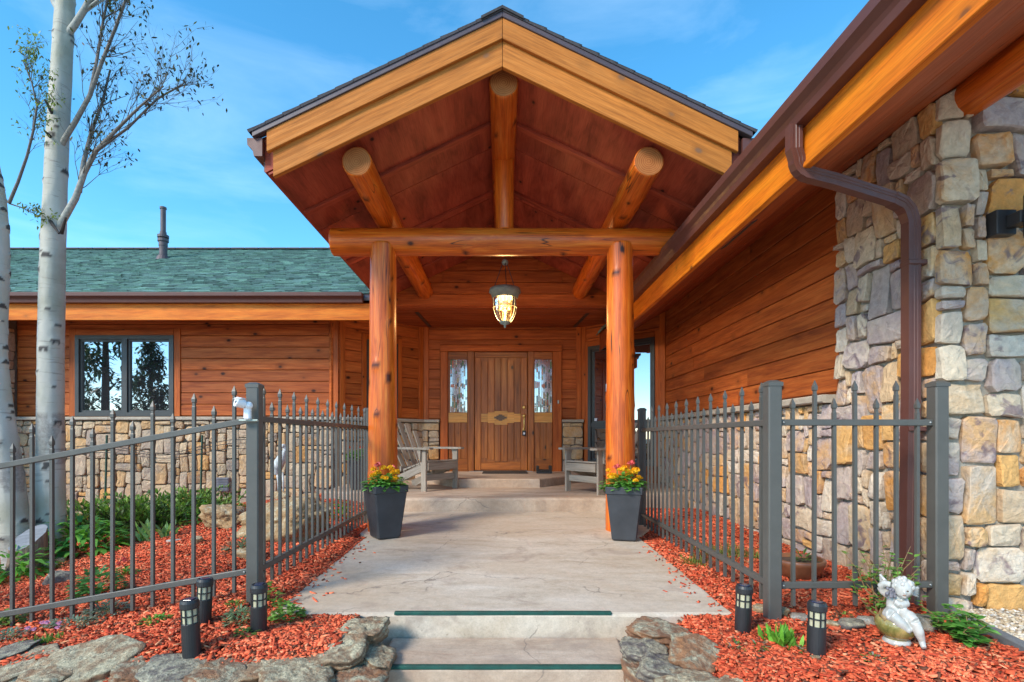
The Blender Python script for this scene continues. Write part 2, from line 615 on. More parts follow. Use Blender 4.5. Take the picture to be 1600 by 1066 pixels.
def stone_mat(name, tones, dark=(.12, .085, .10), patch=.55):
    m = NT(name, rough=.88)
    r = m.n('ObjectInfo').outputs['Random']
    n = len(tones)
    base = m.ramp(r, [(k / n, t) for k, t in enumerate(tones)], 'CONSTANT')
    r2 = m.math('FRACT', m.math('MULTIPLY', r, 57.31))
    alt = m.ramp(r2, [(k / n, tones[(k * 3 + 1) % n]) for k in range(n)], 'CONSTANT')
    c = m.coord((1, 1, 1), True)
    n1 = m.noise(c, 5., 6, .62, .5)
    n2 = m.noise(c, 26., 6, .65)
    n3 = m.noise(c, 9., 3, .5, 1.2)
    col = m.mix(m.ramp(n1, [(.42, 0.), (.62, .75)]), base, alt)
    pm = m.math('MULTIPLY', m.ramp(n3, [(.56, 0.), (.66, 1.)]), m.math('MULTIPLY', m.ramp(r2, [(.45, 0.), (.75, 1.)]), patch))
    col = m.mix(pm, col, dark)
    col = m.mix(1., col, m.ramp(n2, [(.25, .72), (.75, 1.18)]), 'MULTIPLY')
    m.set('color', col)
    b1 = m.bump(n1, .55, .035)
    n4 = m.noise(c, 80., 5, .7)
    m.bump(n4, .5, .006, m.bump(n2, .75, .018, b1))
    MT[name] = m.mat


TAN = [(.60, .46, .31), (.55, .44, .34), (.66, .29, .07), (.47, .37, .32), (.64, .52, .38), (.40, .30, .28), (.58, .43, .29), (.66, .36, .12), (.46, .36, .33), (.66, .56, .45), (.58, .39, .22), (.43, .345, .335)]
stone_mat('ledge_stone', TAN, (.19, .125, .14), .8)
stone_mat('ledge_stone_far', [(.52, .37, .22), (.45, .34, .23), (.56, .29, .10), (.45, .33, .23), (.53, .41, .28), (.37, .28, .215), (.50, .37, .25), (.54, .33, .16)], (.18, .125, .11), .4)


def lichen_rock(name, body, body2, lich, amount=.5, rust=(.36, .17, .08)):
    m = NT(name, rough=.92)
    c = m.coord((1, 1, 1), True)
    n1 = m.noise(c, 6., 6, .6, .4); n2 = m.noise(c, 30., 6, .7); n3 = m.noise(c, 11., 5, .65, .8)
    strat = m.noise(m.coord((2, 2, 26), True), 1., 4, .6)
    col = m.mix(.45, m.ramp(n1, [(.32, body), (.68, body2)]), m.ramp(strat, [(.35, body), (.65, rust)]))
    nz = m.n('SeparateXYZ', {0: m.n('NewGeometry').outputs['Normal']}).outputs[2]
    up = m.ramp(nz, [(.1, 0.), (.65, 1.)])
    lm = m.math('MULTIPLY', m.ramp(n3, [(.62 - amount * .4, 0.), (.68 - amount * .2, 1.)]), up)
    lc = m.ramp(m.noise(c, 60., 6, .75), [(.32, tuple(x * .42 for x in lich)), (.46, tuple(x * .8 for x in lich)), (.56, lich), (.75, tuple(min(1, x * 1.45) for x in lich))])
    col = m.mix(lm, col, lc)
    col = m.mix(m.math('MULTIPLY', m.ramp(n1, [(.6, 0.), (.7, .6)]), up), col, rust)
    col = m.mix(1., col, m.ramp(n2, [(.25, .7), (.75, 1.2)]), 'MULTIPLY')
    m.set('color', col)
    m.bump(m.noise(c, 60., 6, .75), .8, .008, m.bump(n2, .8, .016, m.bump(n1, .6, .03, m.bump(strat, .5, .02))))
    MT[name] = m.mat


lichen_rock('rock_lichen', (.22, .14, .085), (.36, .24, .145), (.60, .51, .335), .58, (.44, .21, .09))
lichen_rock('rock_brown', (.19, .10, .065), (.36, .19, .10), (.50, .44, .30), .42, (.46, .20, .08))
lichen_rock('rock_grey', (.115, .10, .10), (.20, .17, .15), (.50, .44, .31), .55, (.2, .14, .11))
lichen_rock('rock_tan', (.34, .22, .11), (.54, .38, .20), (.60, .50, .33), .42, (.44, .20, .07))
lichen_rock('pebble', (.33, .28, .23), (.50, .43, .36), (.58, .55, .5), .4, (.42, .3, .2))
lichen_rock('pebble_white', (.55, .52, .5), (.7, .68, .66), (.72, .71, .7), .4, (.6, .55, .5))


def concrete(name, lo, mid, hi, riser=False):
    m = NT(name, rough=.72)
    c = m.coord((1, 1, 1))
    n0 = m.noise(c, .9, 5, .6, .6); n1 = m.noise(m.coord((1.1, 3.4, 1.4)), 1.7, 8, .66, .9); n2 = m.noise(c, 26., 7, .7); n3 = m.noise(c, 3.2, 6, .6, 1.5)
    col = m.ramp(n1, [(.28, lo), (.47, mid), (.72, hi)])
    n5 = m.noise(c, 110., 4, .7)
    col = m.mix(1., col, m.ramp(n5, [(.3, .82), (.5, 1.), (.7, 1.1)]), 'MULTIPLY')
    col = m.mix(m.ramp(m.noise(c, 42., 3, .5), [(.70, 0.), (.74, .5)]), col, (.2, .15, .11))
    col = m.mix(m.ramp(n0, [(.32, 0.), (.70, .8)]), col, tuple(x * y for x, y in zip(mid, (.86, .76, .66))))
    col = m.mix(m.ramp(n3, [(.56, 0.), (.68, .5)]), col, (.32, .235, .185))
    col = m.mix(1., col, m.ramp(n2, [(.22, .8), (.6, 1.04), (.85, 1.1)]), 'MULTIPLY')
    # hairline cracks
    wv = m.n('VectorMath', {0: c, 1: m.n('VectorMath', {0: m.n('TexNoise', {'Vector': c, 'Scale': 3.5, 'Detail': 6.}).outputs['Color'], 'Scale': .34}, operation='SCALE').outputs[0]}, operation='ADD').outputs[0]
    ed = m.n('TexVoronoi', {'Vector': wv, 'Scale': .85}, feature='DISTANCE_TO_EDGE').outputs['Distance']
    cm = m.math('MULTIPLY', m.ramp(ed, [(.0, 1.), (.0045, 0.)]), m.ramp(m.noise(c, 1.9, 3), [(.50, 0.), (.56, 1.)]))
    col = m.mix(m.math('MULTIPLY', cm, .75), col, (.13, .10, .085))
    m.set('color', col)
    m.set('rough', m.ramp(n1, [(.3, .82), (.7, .6)]))
    m.bump(n2, .3, .006, m.bump(n1, .4, .012, m.bump(cm, -.4, .006)))
    MT[name] = m.mat


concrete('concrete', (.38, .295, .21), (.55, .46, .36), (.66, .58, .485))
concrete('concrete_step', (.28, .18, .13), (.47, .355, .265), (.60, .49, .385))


def attr_mat(name, rough=.8, trans=0., spec=.3, bump=0.):
    m = NT(name, rough=rough, spec=spec)
    at = m.n('Attribute', attribute_name='col').outputs['Color']
    n1 = m.noise(m.coord(), 45., 3)
    col = m.mix(1., at, m.ramp(n1, [(.3, .78), (.7, 1.2)]), 'MULTIPLY')
    m.set('color', col)
    if bump: m.bump(n1, bump, .004)
    if trans:
        tr = m.n('BsdfTranslucent', {'Color': m.mix(1., col, (1.1, 1.2, .6), 'MULTIPLY')})
        mx = m.n('MixShader', {0: trans})
        m.t.links.new(m.b.outputs[0], mx.inputs[1]); m.t.links.new(tr.outputs[0], mx.inputs[2])
        m.t.links.new(mx.outputs[0], m.out.inputs[0])
    MT[name] = m.mat


attr_mat('leaf', .5, .35)
attr_mat('petal', .6, .3)
attr_mat('mulch_chip', .85, 0., .2, .3)
attr_mat('gravel_chip', .85, 0., .3, .2)
attr_mat('shingle', .92, 0., .2, .35)
attr_mat('twig', .85)


def bark():
    m = NT('aspen_bark', rough=.7)
    c = m.coord()
    n1 = m.noise(c, 3., 5); n2 = m.noise(m.coord((5, 5, 46)), 1., 4, .6, .4); n3 = m.noise(c, 38., 5, .7)
    col = m.ramp(n1, [(.3, (.31, .295, .225)), (.5, (.42, .40, .34)), (.75, (.50, .47, .43))])
    line = m.math('MULTIPLY', m.ramp(n2, [(.33, 1.), (.39, 0.)]), .45)
    col = m.mix(line, col, (.16, .14, .12))
    at = m.n('SeparateColor', {0: m.n('Attribute', attribute_name='col').outputs['Color']})
    rough_m = m.math('MULTIPLY', m.math('SUBTRACT', 1., at.outputs[1], clamp=True), m.ramp(n3, [(.3, 1.), (.62, .35)]))
    col = m.mix(rough_m, col, (.17, .145, .13))
    col = m.mix(m.math('SUBTRACT', 1., at.outputs[0], clamp=True), col, (.035, .028, .026))
    m.set('color', col)
    m.bump(n2, .3, .006, m.bump(n3, .25, .01))
    MT['aspen_bark'] = m.mat


bark()


def glass_mat(name, tint, refl=.42, rough=.01):
    m = NT(name)
    d = m.n('BsdfDiffuse', {'Color': tint})
    g = m.n('BsdfGlossy', {'Color': (.92, .95, 1.), 'Roughness': rough})
    fr = m.n('Fresnel', {'IOR': 1.5}).outputs[0]
    fac = m.math('MAXIMUM', m.math('ADD', fr, refl), 0., clamp=True)
    mx = m.n('MixShader', {0: fac, 1: d.outputs[0], 2: g.outputs[0]})
    m.t.links.new(mx.outputs[0], m.out.inputs[0])
    MT[name] = m.mat
    return m


glass_mat('window_glass', (.022, .022, .026), .34)
gm = glass_mat('leaded_glass', (.09, .10, .10), .42, .1)
_n = gm.noise(gm.coord((1, 1, 1)), 55., 3)
_b = gm.n('Bump', {'Height': _n, 'Strength': .35, 'Distance': .01})
for nd in gm.t.nodes:
    if nd.bl_idname in ('ShaderNodeBsdfGlossy', 'ShaderNodeFresnel'): gm.t.links.new(_b.outputs[0], nd.inputs['Normal'])


def attr_glass():
    m = NT('coloured_glass', rough=.12, spec=.8)
    m.set('color', m.n('Attribute', attribute_name='col').outputs['Color'])
    MT['coloured_glass'] = m.mat
    m = NT('lantern_glass')
    t = m.n('BsdfTransparent', {'Color': (1., .86, .62)})
    g = m.n('BsdfGlossy', {'Color': (1, .95, .85), 'Roughness': .06})
    w = m.noise(m.coord(), 30., 2)
    b = m.n('Bump', {'Height': w, 'Strength': .3, 'Distance': .01})
    fr = m.n('Fresnel', {'IOR': 1.5, 'Normal': b.outputs[0]}).outputs[0]
    m.t.links.new(b.outputs[0], g.inputs['Normal'])
    mx = m.n('MixShader', {0: m.math('ADD', fr, .12), 1: t.outputs[0], 2: g.outputs[0]})
    m.t.links.new(mx.outputs[0], m.out.inputs[0])
    MT['lantern_glass'] = m.mat
    m = NT('bulb_glow')
    e = m.n('Emission', {'Color': (1., .62, .22, 1), 'Strength': 3.})
    m.t.links.new(e.outputs[0], m.out.inputs[0])
    MT['bulb_glow'] = m.mat


attr_glass()


def ground_mat():
    m = NT('ground_soil', rough=.95)
    c = m.coord()
    n1 = m.noise(c, .35, 6, .6); n2 = m.noise(c, 14., 6, .7)
    col = m.ramp(n1, [(.35, (.09, .10, .045)), (.55, (.16, .14, .085)), (.7, (.24, .2, .14))])
    col = m.mix(1., col, m.ramp(n2, [(.3, .7), (.7, 1.2)]), 'MULTIPLY')
    m.set('color', col)
    m.bump(n2, .5, .03)
    MT['ground_soil'] = m.mat
    m = NT('mulch_base', rough=.95)
    c = m.coord()
    n2 = m.noise(m.coord((40, 90, 40)), 1., 5, .7, 1.)
    m.set('color', m.ramp(n2, [(.3, (.26, .045, .02)), (.7, (.52, .10, .04))]))  # darker than the chips: the shade between them is put into the colour
    m.bump(n2, .7, .02)
    MT['mulch_base'] = m.mat
    m = NT('ceramic_white', rough=.25, coat=.4, coatr=.15)
    n1 = m.noise(m.coord(), 20., 4)
    m.set('color', m.ramp(n1, [(.35, (.36, .355, .32)), (.65, (.52, .50, .46))]))
    MT['ceramic_white'] = m.mat
    m = NT('ceramic_green', rough=.15, coat=.6, coatr=.08)
    n1 = m.noise(m.coord(), 14., 5, .6, 1.)
    m.set('color', m.ramp(n1, [(.32, (.08, .10, .025)), (.5, (.24, .20, .06)), (.68, (.42, .30, .11))]))
    MT['ceramic_green'] = m.mat
    m = NT('heron_paint', rough=.5)
    n1 = m.noise(m.coord((1, 1, .5)), 30., 5)
    m.set('color', m.ramp(n1, [(.35, (.36, .38, .38)), (.6, (.60, .61, .60))]))
    MT['heron_paint'] = m.mat
    m = NT('stump_wood', rough=.95)
    n1 = m.noise(m.coord((18, 18, 3)), 1., 6, .7, .6)
    m.set('color', m.ramp(n1, [(.3, (.05, .035, .028)), (.5, (.20, .14, .10)), (.7, (.36, .28, .22))]))
    m.bump(n1, .8, .03)
    MT['stump_wood'] = m.mat
    m = NT('stump_cut', rough=.9)
    n1 = m.noise(m.coord((4, 40, 4)), 1., 5)
    m.set('color', m.ramp(n1, [(.3, (.13, .135, .145)), (.7, (.22, .225, .245))]))
    MT['stump_cut'] = m.mat


ground_mat()
# ------------------------------------------------------------------ the setting
def zr(z): return CZ + z


def sstep(a, b, x):
    t = max(0., min(1., (x - a) / (b - a))); return t * t * (3 - 2 * t)


def h_garden(x, y):
    """height of the mulch beds"""
    base = -.925 + .021 * max(0., min(3., y - 2.6))
    if x < 0:
        away = sstep(-1.3, -2.3, x)
        base += .12 * max(-3.6, min(0., x + 1.5)) + away * .085 * max(0., min(2.2, y - 2.9))
    if x < 0: base -= .55 * max(0., 2.36 - y)
    else: base -= .7 * max(0., .96 - x) + .5 * max(0., 2.1 - y)
    base += .012 * noise.noise(V((x * 1.7, y * 1.7, 3)))
    return zr(base)


def slab_z(y):
    return zr(-.905 + (y - 2.72) * .0238)


# ground: one sheet to the horizon, rising in a bank under the garden
def ground_h(x, y):
    g = 0.0
    b = sstep(1.95, 2.5, y)
    if y > 1.9: g = b * (h_garden(max(-6, min(3, x)), max(2.4, min(7.5, y))) - .06)
    g += .05 * noise.noise(V((x * .11, y * .11, 0))) * sstep(12, 40, math.hypot(x, y))
    r = math.hypot(x, y)
    return g - .10 * sstep(30, 200, r) * 0


def axis(lo, hi, fine0, fine1, st, grow=1.5):
    a = list(np.arange(fine0, fine1 + 1e-6, st)); d = st
    while a[-1] < hi: d *= grow; a.append(a[-1] + d)
    d = st
    while a[0] > lo: d *= grow; a.insert(0, a[0] - d)
    return a


gx, gy = axis(-900, 900, -8, 6, .5), axis(-900, 900, 0, 9, .25)
mb = MB()
gi = [[mb.vert((x, y, ground_h(x, y) - (.25 if (abs(x) < .7 and 1.4 < y < 3) or (y > 2.5 and y < 9.5 and abs(x) < 2.2) else 0))) for x in gx] for y in gy]
for j in range(len(gy) - 1):
    for i in range(len(gx) - 1):
        mb.face(gi[j][i], gi[j][i + 1], gi[j + 1][i + 1], gi[j + 1][i])
add(mb, 'ground', MT['ground_soil'], smooth=True, kind='structure')


# added unseen pale slab where the viewer stands, bounces light into the porch
mb = MB()
for i in range(6):
    for j in range(4):
        x0, y1 = -12 + i * 4, 1.55 - j * 4
        mb.cbox((x0 + .006, y1 - 3.994, -.3), (x0 + 3.994, y1 - .006, .035), .01)
add(mb, 'bounce_slab', MT['concrete'], kind='structure')


def bed(name, x0, x1, y0, y1, st=.12):
    mb = MB()
    xs = list(np.linspace(x0, x1, int((x1 - x0) / st) + 2)); ys = list(np.linspace(y0, y1, int((y1 - y0) / st) + 2))
    ii = [[mb.vert((x, y, h_garden(x, y) - .012)) for x in xs] for y in ys]
    for j in range(len(ys) - 1):
        for i in range(len(xs) - 1): mb.face(ii[j][i], ii[j][i + 1], ii[j + 1][i + 1], ii[j + 1][i])
    return add(mb, name, MT['mulch_base'], smooth=True, kind='structure')


bed('mulch_bed', -7.4, -1.17, 2.10, 7.9)
bed('mulch_bed', 1.17, 2.40, 1.85, 6.6)
bed('mulch_bed', -1.17, -.72, 2.20, 2.80)
bed('mulch_bed', .60, 1.17, 1.85, 2.80)

# path slab, steps, landing: concrete with worn edges
rg = random.Random(5)


def slab(name, poly, ztop, zbot, mat, edge=.018, wob=.008, sub=.12):
    """a cast slab: outline resampled and slightly uneven, rounded top edge; ztop may be a function of y"""
    pts = []
    n = len(poly)
    for i in range(n):
        a, b = V((*poly[i], 0)), V((*poly[(i + 1) % n], 0))
        k = max(1, int((b - a).length / sub))
        for q in range(k):
            p = a.lerp(b, q / k)
            pts.append(p)
    c = sum(pts, V((0, 0, 0))) / len(pts)
    zt = ztop if callable(ztop) else (lambda y: ztop)
    m = len(pts)
    rings = [[], [], [], []]
    for i, p in enumerate(pts):
        t = (pts[(i + 1) % m] - pts[i - 1]).normalized()
        nn = V((t.y, -t.x, 0))
        w = wob * noise.noise(p * 5) + wob * .7 * noise.noise(p * 17)
        p = p + nn * w
        z = zt(p.y)
        rings[0].append(V((p.x, p.y, zbot)))
        rings[1].append(V((p.x, p.y, z - edge)))
        q = p - nn * edge * .35
        rings[2].append(V((q.x, q.y, z - edge * .3)))
        q = p - nn * edge
        rings[3].append(V((q.x, q.y, z)))
    mb = MB()
    mb.sections(rings, True)
    o = add(mb, name, MT[mat], kind='structure')
    return o


slab('path', [(-1.2, 2.72), (1.2, 2.72), (1.2, 4.6), (1.42, 5.0), (1.42, 5.96), (-1.3, 5.96), (-1.3, 4.8), (-1.2, 4.6)], slab_z, zr(-1.3), 'concrete')
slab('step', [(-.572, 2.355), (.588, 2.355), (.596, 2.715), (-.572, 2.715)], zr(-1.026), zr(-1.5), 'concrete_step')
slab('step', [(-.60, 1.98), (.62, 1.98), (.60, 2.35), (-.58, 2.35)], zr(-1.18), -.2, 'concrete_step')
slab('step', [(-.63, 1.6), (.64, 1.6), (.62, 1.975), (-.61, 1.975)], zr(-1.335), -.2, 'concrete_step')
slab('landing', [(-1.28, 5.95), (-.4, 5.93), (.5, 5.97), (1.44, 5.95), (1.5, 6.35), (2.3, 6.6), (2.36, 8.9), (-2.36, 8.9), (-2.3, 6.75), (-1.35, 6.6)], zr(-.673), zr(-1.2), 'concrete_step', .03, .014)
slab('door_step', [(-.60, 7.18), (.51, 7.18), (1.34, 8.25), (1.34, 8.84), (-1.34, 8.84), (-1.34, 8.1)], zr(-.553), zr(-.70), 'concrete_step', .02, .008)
for x0, x1, y, z in ((-.56, .565, 2.728, zr(-.905) + .004), (-.562, .578, 2.364, zr(-1.026) + .003)):
    mb = MB()
    w_ = .017
    mb.cbox((x0, y, z - .012), (x1, y + w_, z + .002), .002)
    mb.cbox((x0, y - .010, z - .013), (x1, y + .002, z + .001), .002)
    add(mb, 'nosing_strip', MT['green_strip'], M=Matrix.Translation((x0, y, z)),
        label={2: 'green anti slip strip along the front edge of the path slab', 1: 'green anti slip strip on the lower step at the picture bottom', 0: 'faint green strip on the porch landing edge'}[0 if y > 5 else (2 if y > 2.5 else 1)], cat='strip', group='anti slip strips on step edges')

# ------------------------------------------------------------------ the house
house = thing('house', 'cedar sided ranch house with stone wainscot, green shingle roof and carved front door', 'house', (0, 8.0, zr(-1.0)))
UPZ = V((0, 0, 1))
ZCAP = zr(.31)


def wall_part(name, quads, mat, parent=house):
    mb = MB()
    for q in quads: mb.box(*q) if len(q) == 2 else mb.sections(q)
    return add(mb, name, MT[mat], parent)


def siding(parent, O, u, n, W, z0, z1, holes=(), ex=.168, seed=0, t=.024, mat='siding', top=None):
    """lap boards one by one; holes: (s0, s1, za, zb); top(s) may cut the row"""
    O, u, n = V(O), V(u), V(n)
    rg = random.Random(seed)
    z = z0
    while z < z1 - .02:
        zb = min(z + ex, z1)
        segs = [(0., W, z, zb)]
        for (a, b, c, d) in holes:
            out = []
            for (s0, s1, q0, q1) in segs:
                if b <= s0 or a >= s1 or d <= q0 or c >= q1: out.append((s0, s1, q0, q1)); continue
                if a > s0: out.append((s0, a, q0, q1))
                if b < s1: out.append((b, s1, q0, q1))
                m0, m1 = max(a, s0), min(b, s1)
                if c - q0 > .025: out.append((m0, m1, q0, c))
                if q1 - d > .025: out.append((m0, m1, d, q1))
            segs = out
        fin = []
        for s in segs:
            if s[1] - s[0] > 2.6 and rg.random() < .75:
                c = s[0] + (s[1] - s[0]) * rg.uniform(.25, .75)
                fin += [(s[0], c - .0015, s[2], s[3]), (c + .0015, s[1], s[2], s[3])]
            else: fin.append(s)
        for (s0, s1, q0, q1) in fin:
            if s1 - s0 < .015: continue
            w = q1 - q0 - .007
            c = O + n * (t / 2 + .004 + rg.uniform(0, .003)) + UPZ * ((q0 + q1) / 2 - O.z)
            board('siding_board', c + u * s0, c + u * s1, UPZ, w, t, MT[mat], parent, .005)
        z += ex


def pack(nx, ny, rg, sizes):
    occ = np.zeros((ny, nx), bool); out = []
    for j in range(ny):
        for i in range(nx):
            if occ[j, i]: continue
            cand = sizes[:]
            rg.shuffle(cand)
            for (w, h) in cand + [(2, 1), (1, 2), (1, 1)]:
                if i + w <= nx and j + h <= ny and not occ[j:j + h, i:i + w].any():
                    if nx - (i + w) == 1 and w < 5 and not occ[j:j + h, i + w].any(): w += 1
                    occ[j:j + h, i:i + w] = True
                    out.append((i, j, w, h)); break
    return out


SIZES = [(3, 2), (4, 2), (3, 3), (2, 3), (2, 4), (4, 3), (5, 2), (5, 3), (4, 4), (3, 4), (2, 2), (6, 3), (3, 5), (2, 1), (4, 1), (2, 3), (4, 3)]


def stones(parent, O, u, n, W, H, seed, mat='ledge_stone', cell=.058, depth=.05, gap=.007, top=None, hole=None):
    O, u, n = V(O), V(u), V(n)
    rg = random.Random(seed)
    nx, ny = max(1, round(W / cell)), max(1, round(H / cell))
    cw, chh = W / nx, H / ny

    def warp(a, b):
        e = min(1., a / .08, (W - a) / .08); g = min(1., b / .06, (H - b) / .06)
        du = .022 * noise.noise(V((a * 4.2 + seed * 5, b * 4.2, 1))) + .010 * noise.noise(V((a * 13, b * 13, seed)))
        dv = .024 * noise.noise(V((a * 3.6 + seed * 3, b * 3.6, 7))) + .010 * noise.noise(V((a * 13, b * 13, seed + 9)))
        return a + du * max(0, e), b + dv * max(0, g)

    for (i, j, w, h) in pack(nx, ny, rg, SIZES):
        a0, b0, a1, b1 = i * cw, j * chh, (i + w) * cw, (j + h) * chh
        if hole and hole((a0 + a1) / 2, (b0 + b1) / 2): continue
        if top and b0 > top((a0 + a1) / 2) - .03: continue
        g = gap * rg.uniform(.6, 1.5)
        a0 += g; b0 += g; a1 -= g; b1 -= g
        rd = min(a1 - a0, b1 - b0) * rg.uniform(.06, .2)
        base = [(a0 + rd, b0), ((a0 + a1) / 2, b0), (a1 - rd, b0), (a1, b0 + rd), (a1, (b0 + b1) / 2), (a1, b1 - rd), (a1 - rd, b1), ((a0 + a1) / 2, b1), (a0 + rd, b1), (a0, b1 - rd), (a0, (b0 + b1) / 2), (a0, b0 + rd)]
        d = depth * rg.uniform(.75, 1.35)
        ja = .10 * min(a1 - a0, b1 - b0)
        pts = []
        for (a, b) in base:
            a += rg.uniform(-1, 1) * ja * .5; b += rg.uniform(-1, 1) * ja * .5
            a = max(a0 - .002, min(a1 + .002, a)); b = max(b0 - .002, min(b1 + .002, b))
            a, b = warp(a, b)
            if top: b = min(b, top(a) - .012)
            pts.append((a, b))
        ca = sum(p[0] for p in pts) / 12; cb = sum(p[1] for p in pts) / 12
        mb = MB()
        C = O + u * ca + UPZ * cb
        tu, tv = rg.uniform(-.16, .16), rg.uniform(-.16, .16)
        def pt(a, b, k, dd):
            a2, b2 = ca + (a - ca) * k, cb + (b - cb) * k
            return u * (a2 - ca) + UPZ * (b2 - cb) + n * (dd + (tu * (a2 - ca) + tv * (b2 - cb)) * (dd > .02))
        kk = 1 - min(.22, min(.007, depth * .16) / max(.02, min(a1 - a0, b1 - b0) / 2))
        r0 = [pt(a, b, 1, 0) for a, b in pts]
        r1 = [pt(a, b, 1, d * rg.uniform(.80, .95)) for a, b in pts]
        r2 = [pt(a, b, kk, d * rg.uniform(.93, 1.06)) for a, b in pts]
        r3 = [pt(a, b, kk * .55, d * rg.uniform(.98, 1.18)) for a, b in pts]
        idx = mb.sections([r0, r1, r2, r3], False)
        cc = mb.vert(n * d * rg.uniform(1.0, 1.15))
        for k in range(12): mb.face(idx[3][k], idx[3][(k + 1) % 12], cc)
        add(mb, 'stone', MT[mat], parent, Matrix.Translation(C), True, smooth=False)


# left wing -------------------------------------------------------------
lw = wall_part('wall', [((-7.3, 7.76, zr(-1.6)), (-2.43, 7.94, zr(2.15)))], 'siding')
LWX0 = -7.12
siding(lw, (LWX0, 7.76, ZCAP), (1, 0, 0), (0, -1, 0), -2.50 - LWX0, ZCAP + .022, zr(2.1), [(XP(112, 7.755) - LWX0, XP(284, 7.755) - LWX0, zr(.32), zr(1.60))], seed=3)
lws = wall_part('stone_wainscot', [((-7.2, 7.70, zr(-1.6)), (-2.40, 7.759, ZCAP - .05))], 'grout_dark')
stones(lws, (-7.1, 7.70, zr(-1.22)), (1, 0, 0), (0, -1, 0), 4.62, ZCAP - .055 - zr(-1.22), 11, 'ledge_stone_far', .062, .045, .006)


def cap(name, pts, wid, th, parent, seg=.7, seed=1):
    """cap stones laid end to end along a line"""
    rg = random.Random(seed)
    a, b = V(pts[0]), V(pts[1])
    L = (b - a).length; s = 0
    while s < L - .01:
        e = min(L, s + seg * rg.uniform(.8, 1.2))
        if L - e < .2: e = L
        d = (b - a).normalized()
        board('cap_stone', a + d * (s + .003), a + d * (e - .003), UPZ, th * rg.uniform(.94, 1.04), wid, MT['cap'], parent, .010)
        s = e


cap('cap', [(-7.1, 7.70, ZCAP - .022), (-2.42, 7.70, ZCAP - .022)], .17, .05, lws, .75, 4)
# corner boards of the left wing
board('corner_board', (-2.46, 7.725, ZCAP + .004), (-2.46, 7.725, zr(2.0)), (1, 0, 0), .105, .028, MT['trim'], lw)


def window(parent, O, u, n, s0, s1, z0, z1, muls=(), trans=(), trim=True, fw=.055, name='window', trimw=.095, sash=True):
    """a window as a part: frame mesh, with panes and sashes as sub-parts, and trim boards on the wall"""
    O, u, n = V(O), V(u), V(n)
    mb = MB()
    w = None
    def bar(a, b, c, d, e0, e1):
        p = [O + u * a + UPZ * (c - O.z), O + u * b + UPZ * (c - O.z), O + u * b + UPZ * (d - O.z), O + u * a + UPZ * (d - O.z)]
        mb.sections([[q + n * e0 for q in p], [q + n * e1 for q in p]])
    bar(s0, s0 + fw, z0, z1, -.02, .05); bar(s1 - fw, s1, z0, z1, -.02, .05)
    bar(s0 + fw, s1 - fw, z1 - fw, z1, -.02, .049); bar(s0 + fw, s1 - fw, z0, z0 + fw, -.02, .049)
    for m_ in muls: bar(m_ - fw * .6, m_ + fw * .6, z0 + fw, z1 - fw, -.02, .045)
    for t_ in trans: bar(s0 + fw, s1 - fw, t_ - fw * .6, t_ + fw * .6, -.02, .043)
    fr = add(mb, name, MT['window_frame'], parent)
    xs = [s0 + fw] + [v for m_ in muls for v in (m_ - fw * .6, m_ + fw * .6)] + [s1 - fw]
    zs = [z0 + fw] + [v for t_ in trans for v in (t_ - fw * .6, t_ + fw * .6)] + [z1 - fw]
    for i in range(0, len(xs), 2):
        for j in range(0, len(zs), 2):
            a, b, c, d = xs[i], xs[i + 1], zs[j], zs[j + 1]
            if sash:
                mb = MB(); q = .032
                bar(a, a + q, c, d, -.015, .022); bar(b - q, b, c, d, -.015, .022); bar(a + q, b - q, c, c + q, -.015, .021); bar(a + q, b - q, d - q, d, -.015, .021)
                add(mb, 'sash', MT['window_frame'], fr)
            else: q = 0
            mb = MB()
            bar(a + q, b - q, c + q, d - q, -.012, -.002)
            add(mb, 'pane', MT['window_glass'], fr)
    if trim:
        t = trimw
        y = .022
        board('trim_board', O + u * (s0 - t / 2) + n * y + UPZ * (z0 - O.z), O + u * (s0 - t / 2) + n * y + UPZ * (z1 + t - O.z), u, t - .003, .036, MT['trim'], parent)
        board('trim_board', O + u * (s1 + t / 2) + n * y + UPZ * (z0 - O.z), O + u * (s1 + t / 2) + n * y + UPZ * (z1 + t - O.z), u, t - .003, .036, MT['trim'], parent)
        board('trim_board', O + u * (s0 + .002) + n * y + UPZ * (z1 + t / 2 - O.z), O + u * (s1 - .002) + n * y + UPZ * (z1 + t / 2 - O.z), UPZ, t - .003, .034, MT['trim'], parent)
    return fr


window(lw, (0, 7.755, 0), (1, 0, 0), (0, -1, 0), XP(121, 7.755), XP(274, 7.755), zr(.325), zr(1.51), [XP(198, 7.755)])
# stone end of the projecting bay on the far left
fb = wall_part('bay_wall', [((-8.6, 7.32, zr(-1.7)), (-7.16, 8.4, zr(1.8)))], 'grout_dark')
stones(fb, (-8.5, 7.32, zr(-1.4)), (1, 0, 0), (0, -1, 0), 1.32, 3.05, 19, 'ledge_stone_far', .066, .045, .006)
stones(fb, (-7.16, 7.34, zr(-1.4)), (0, 1, 0), (1, 0, 0), .36, 3.0, 20, 'ledge_stone_far', .066, .03, .006)

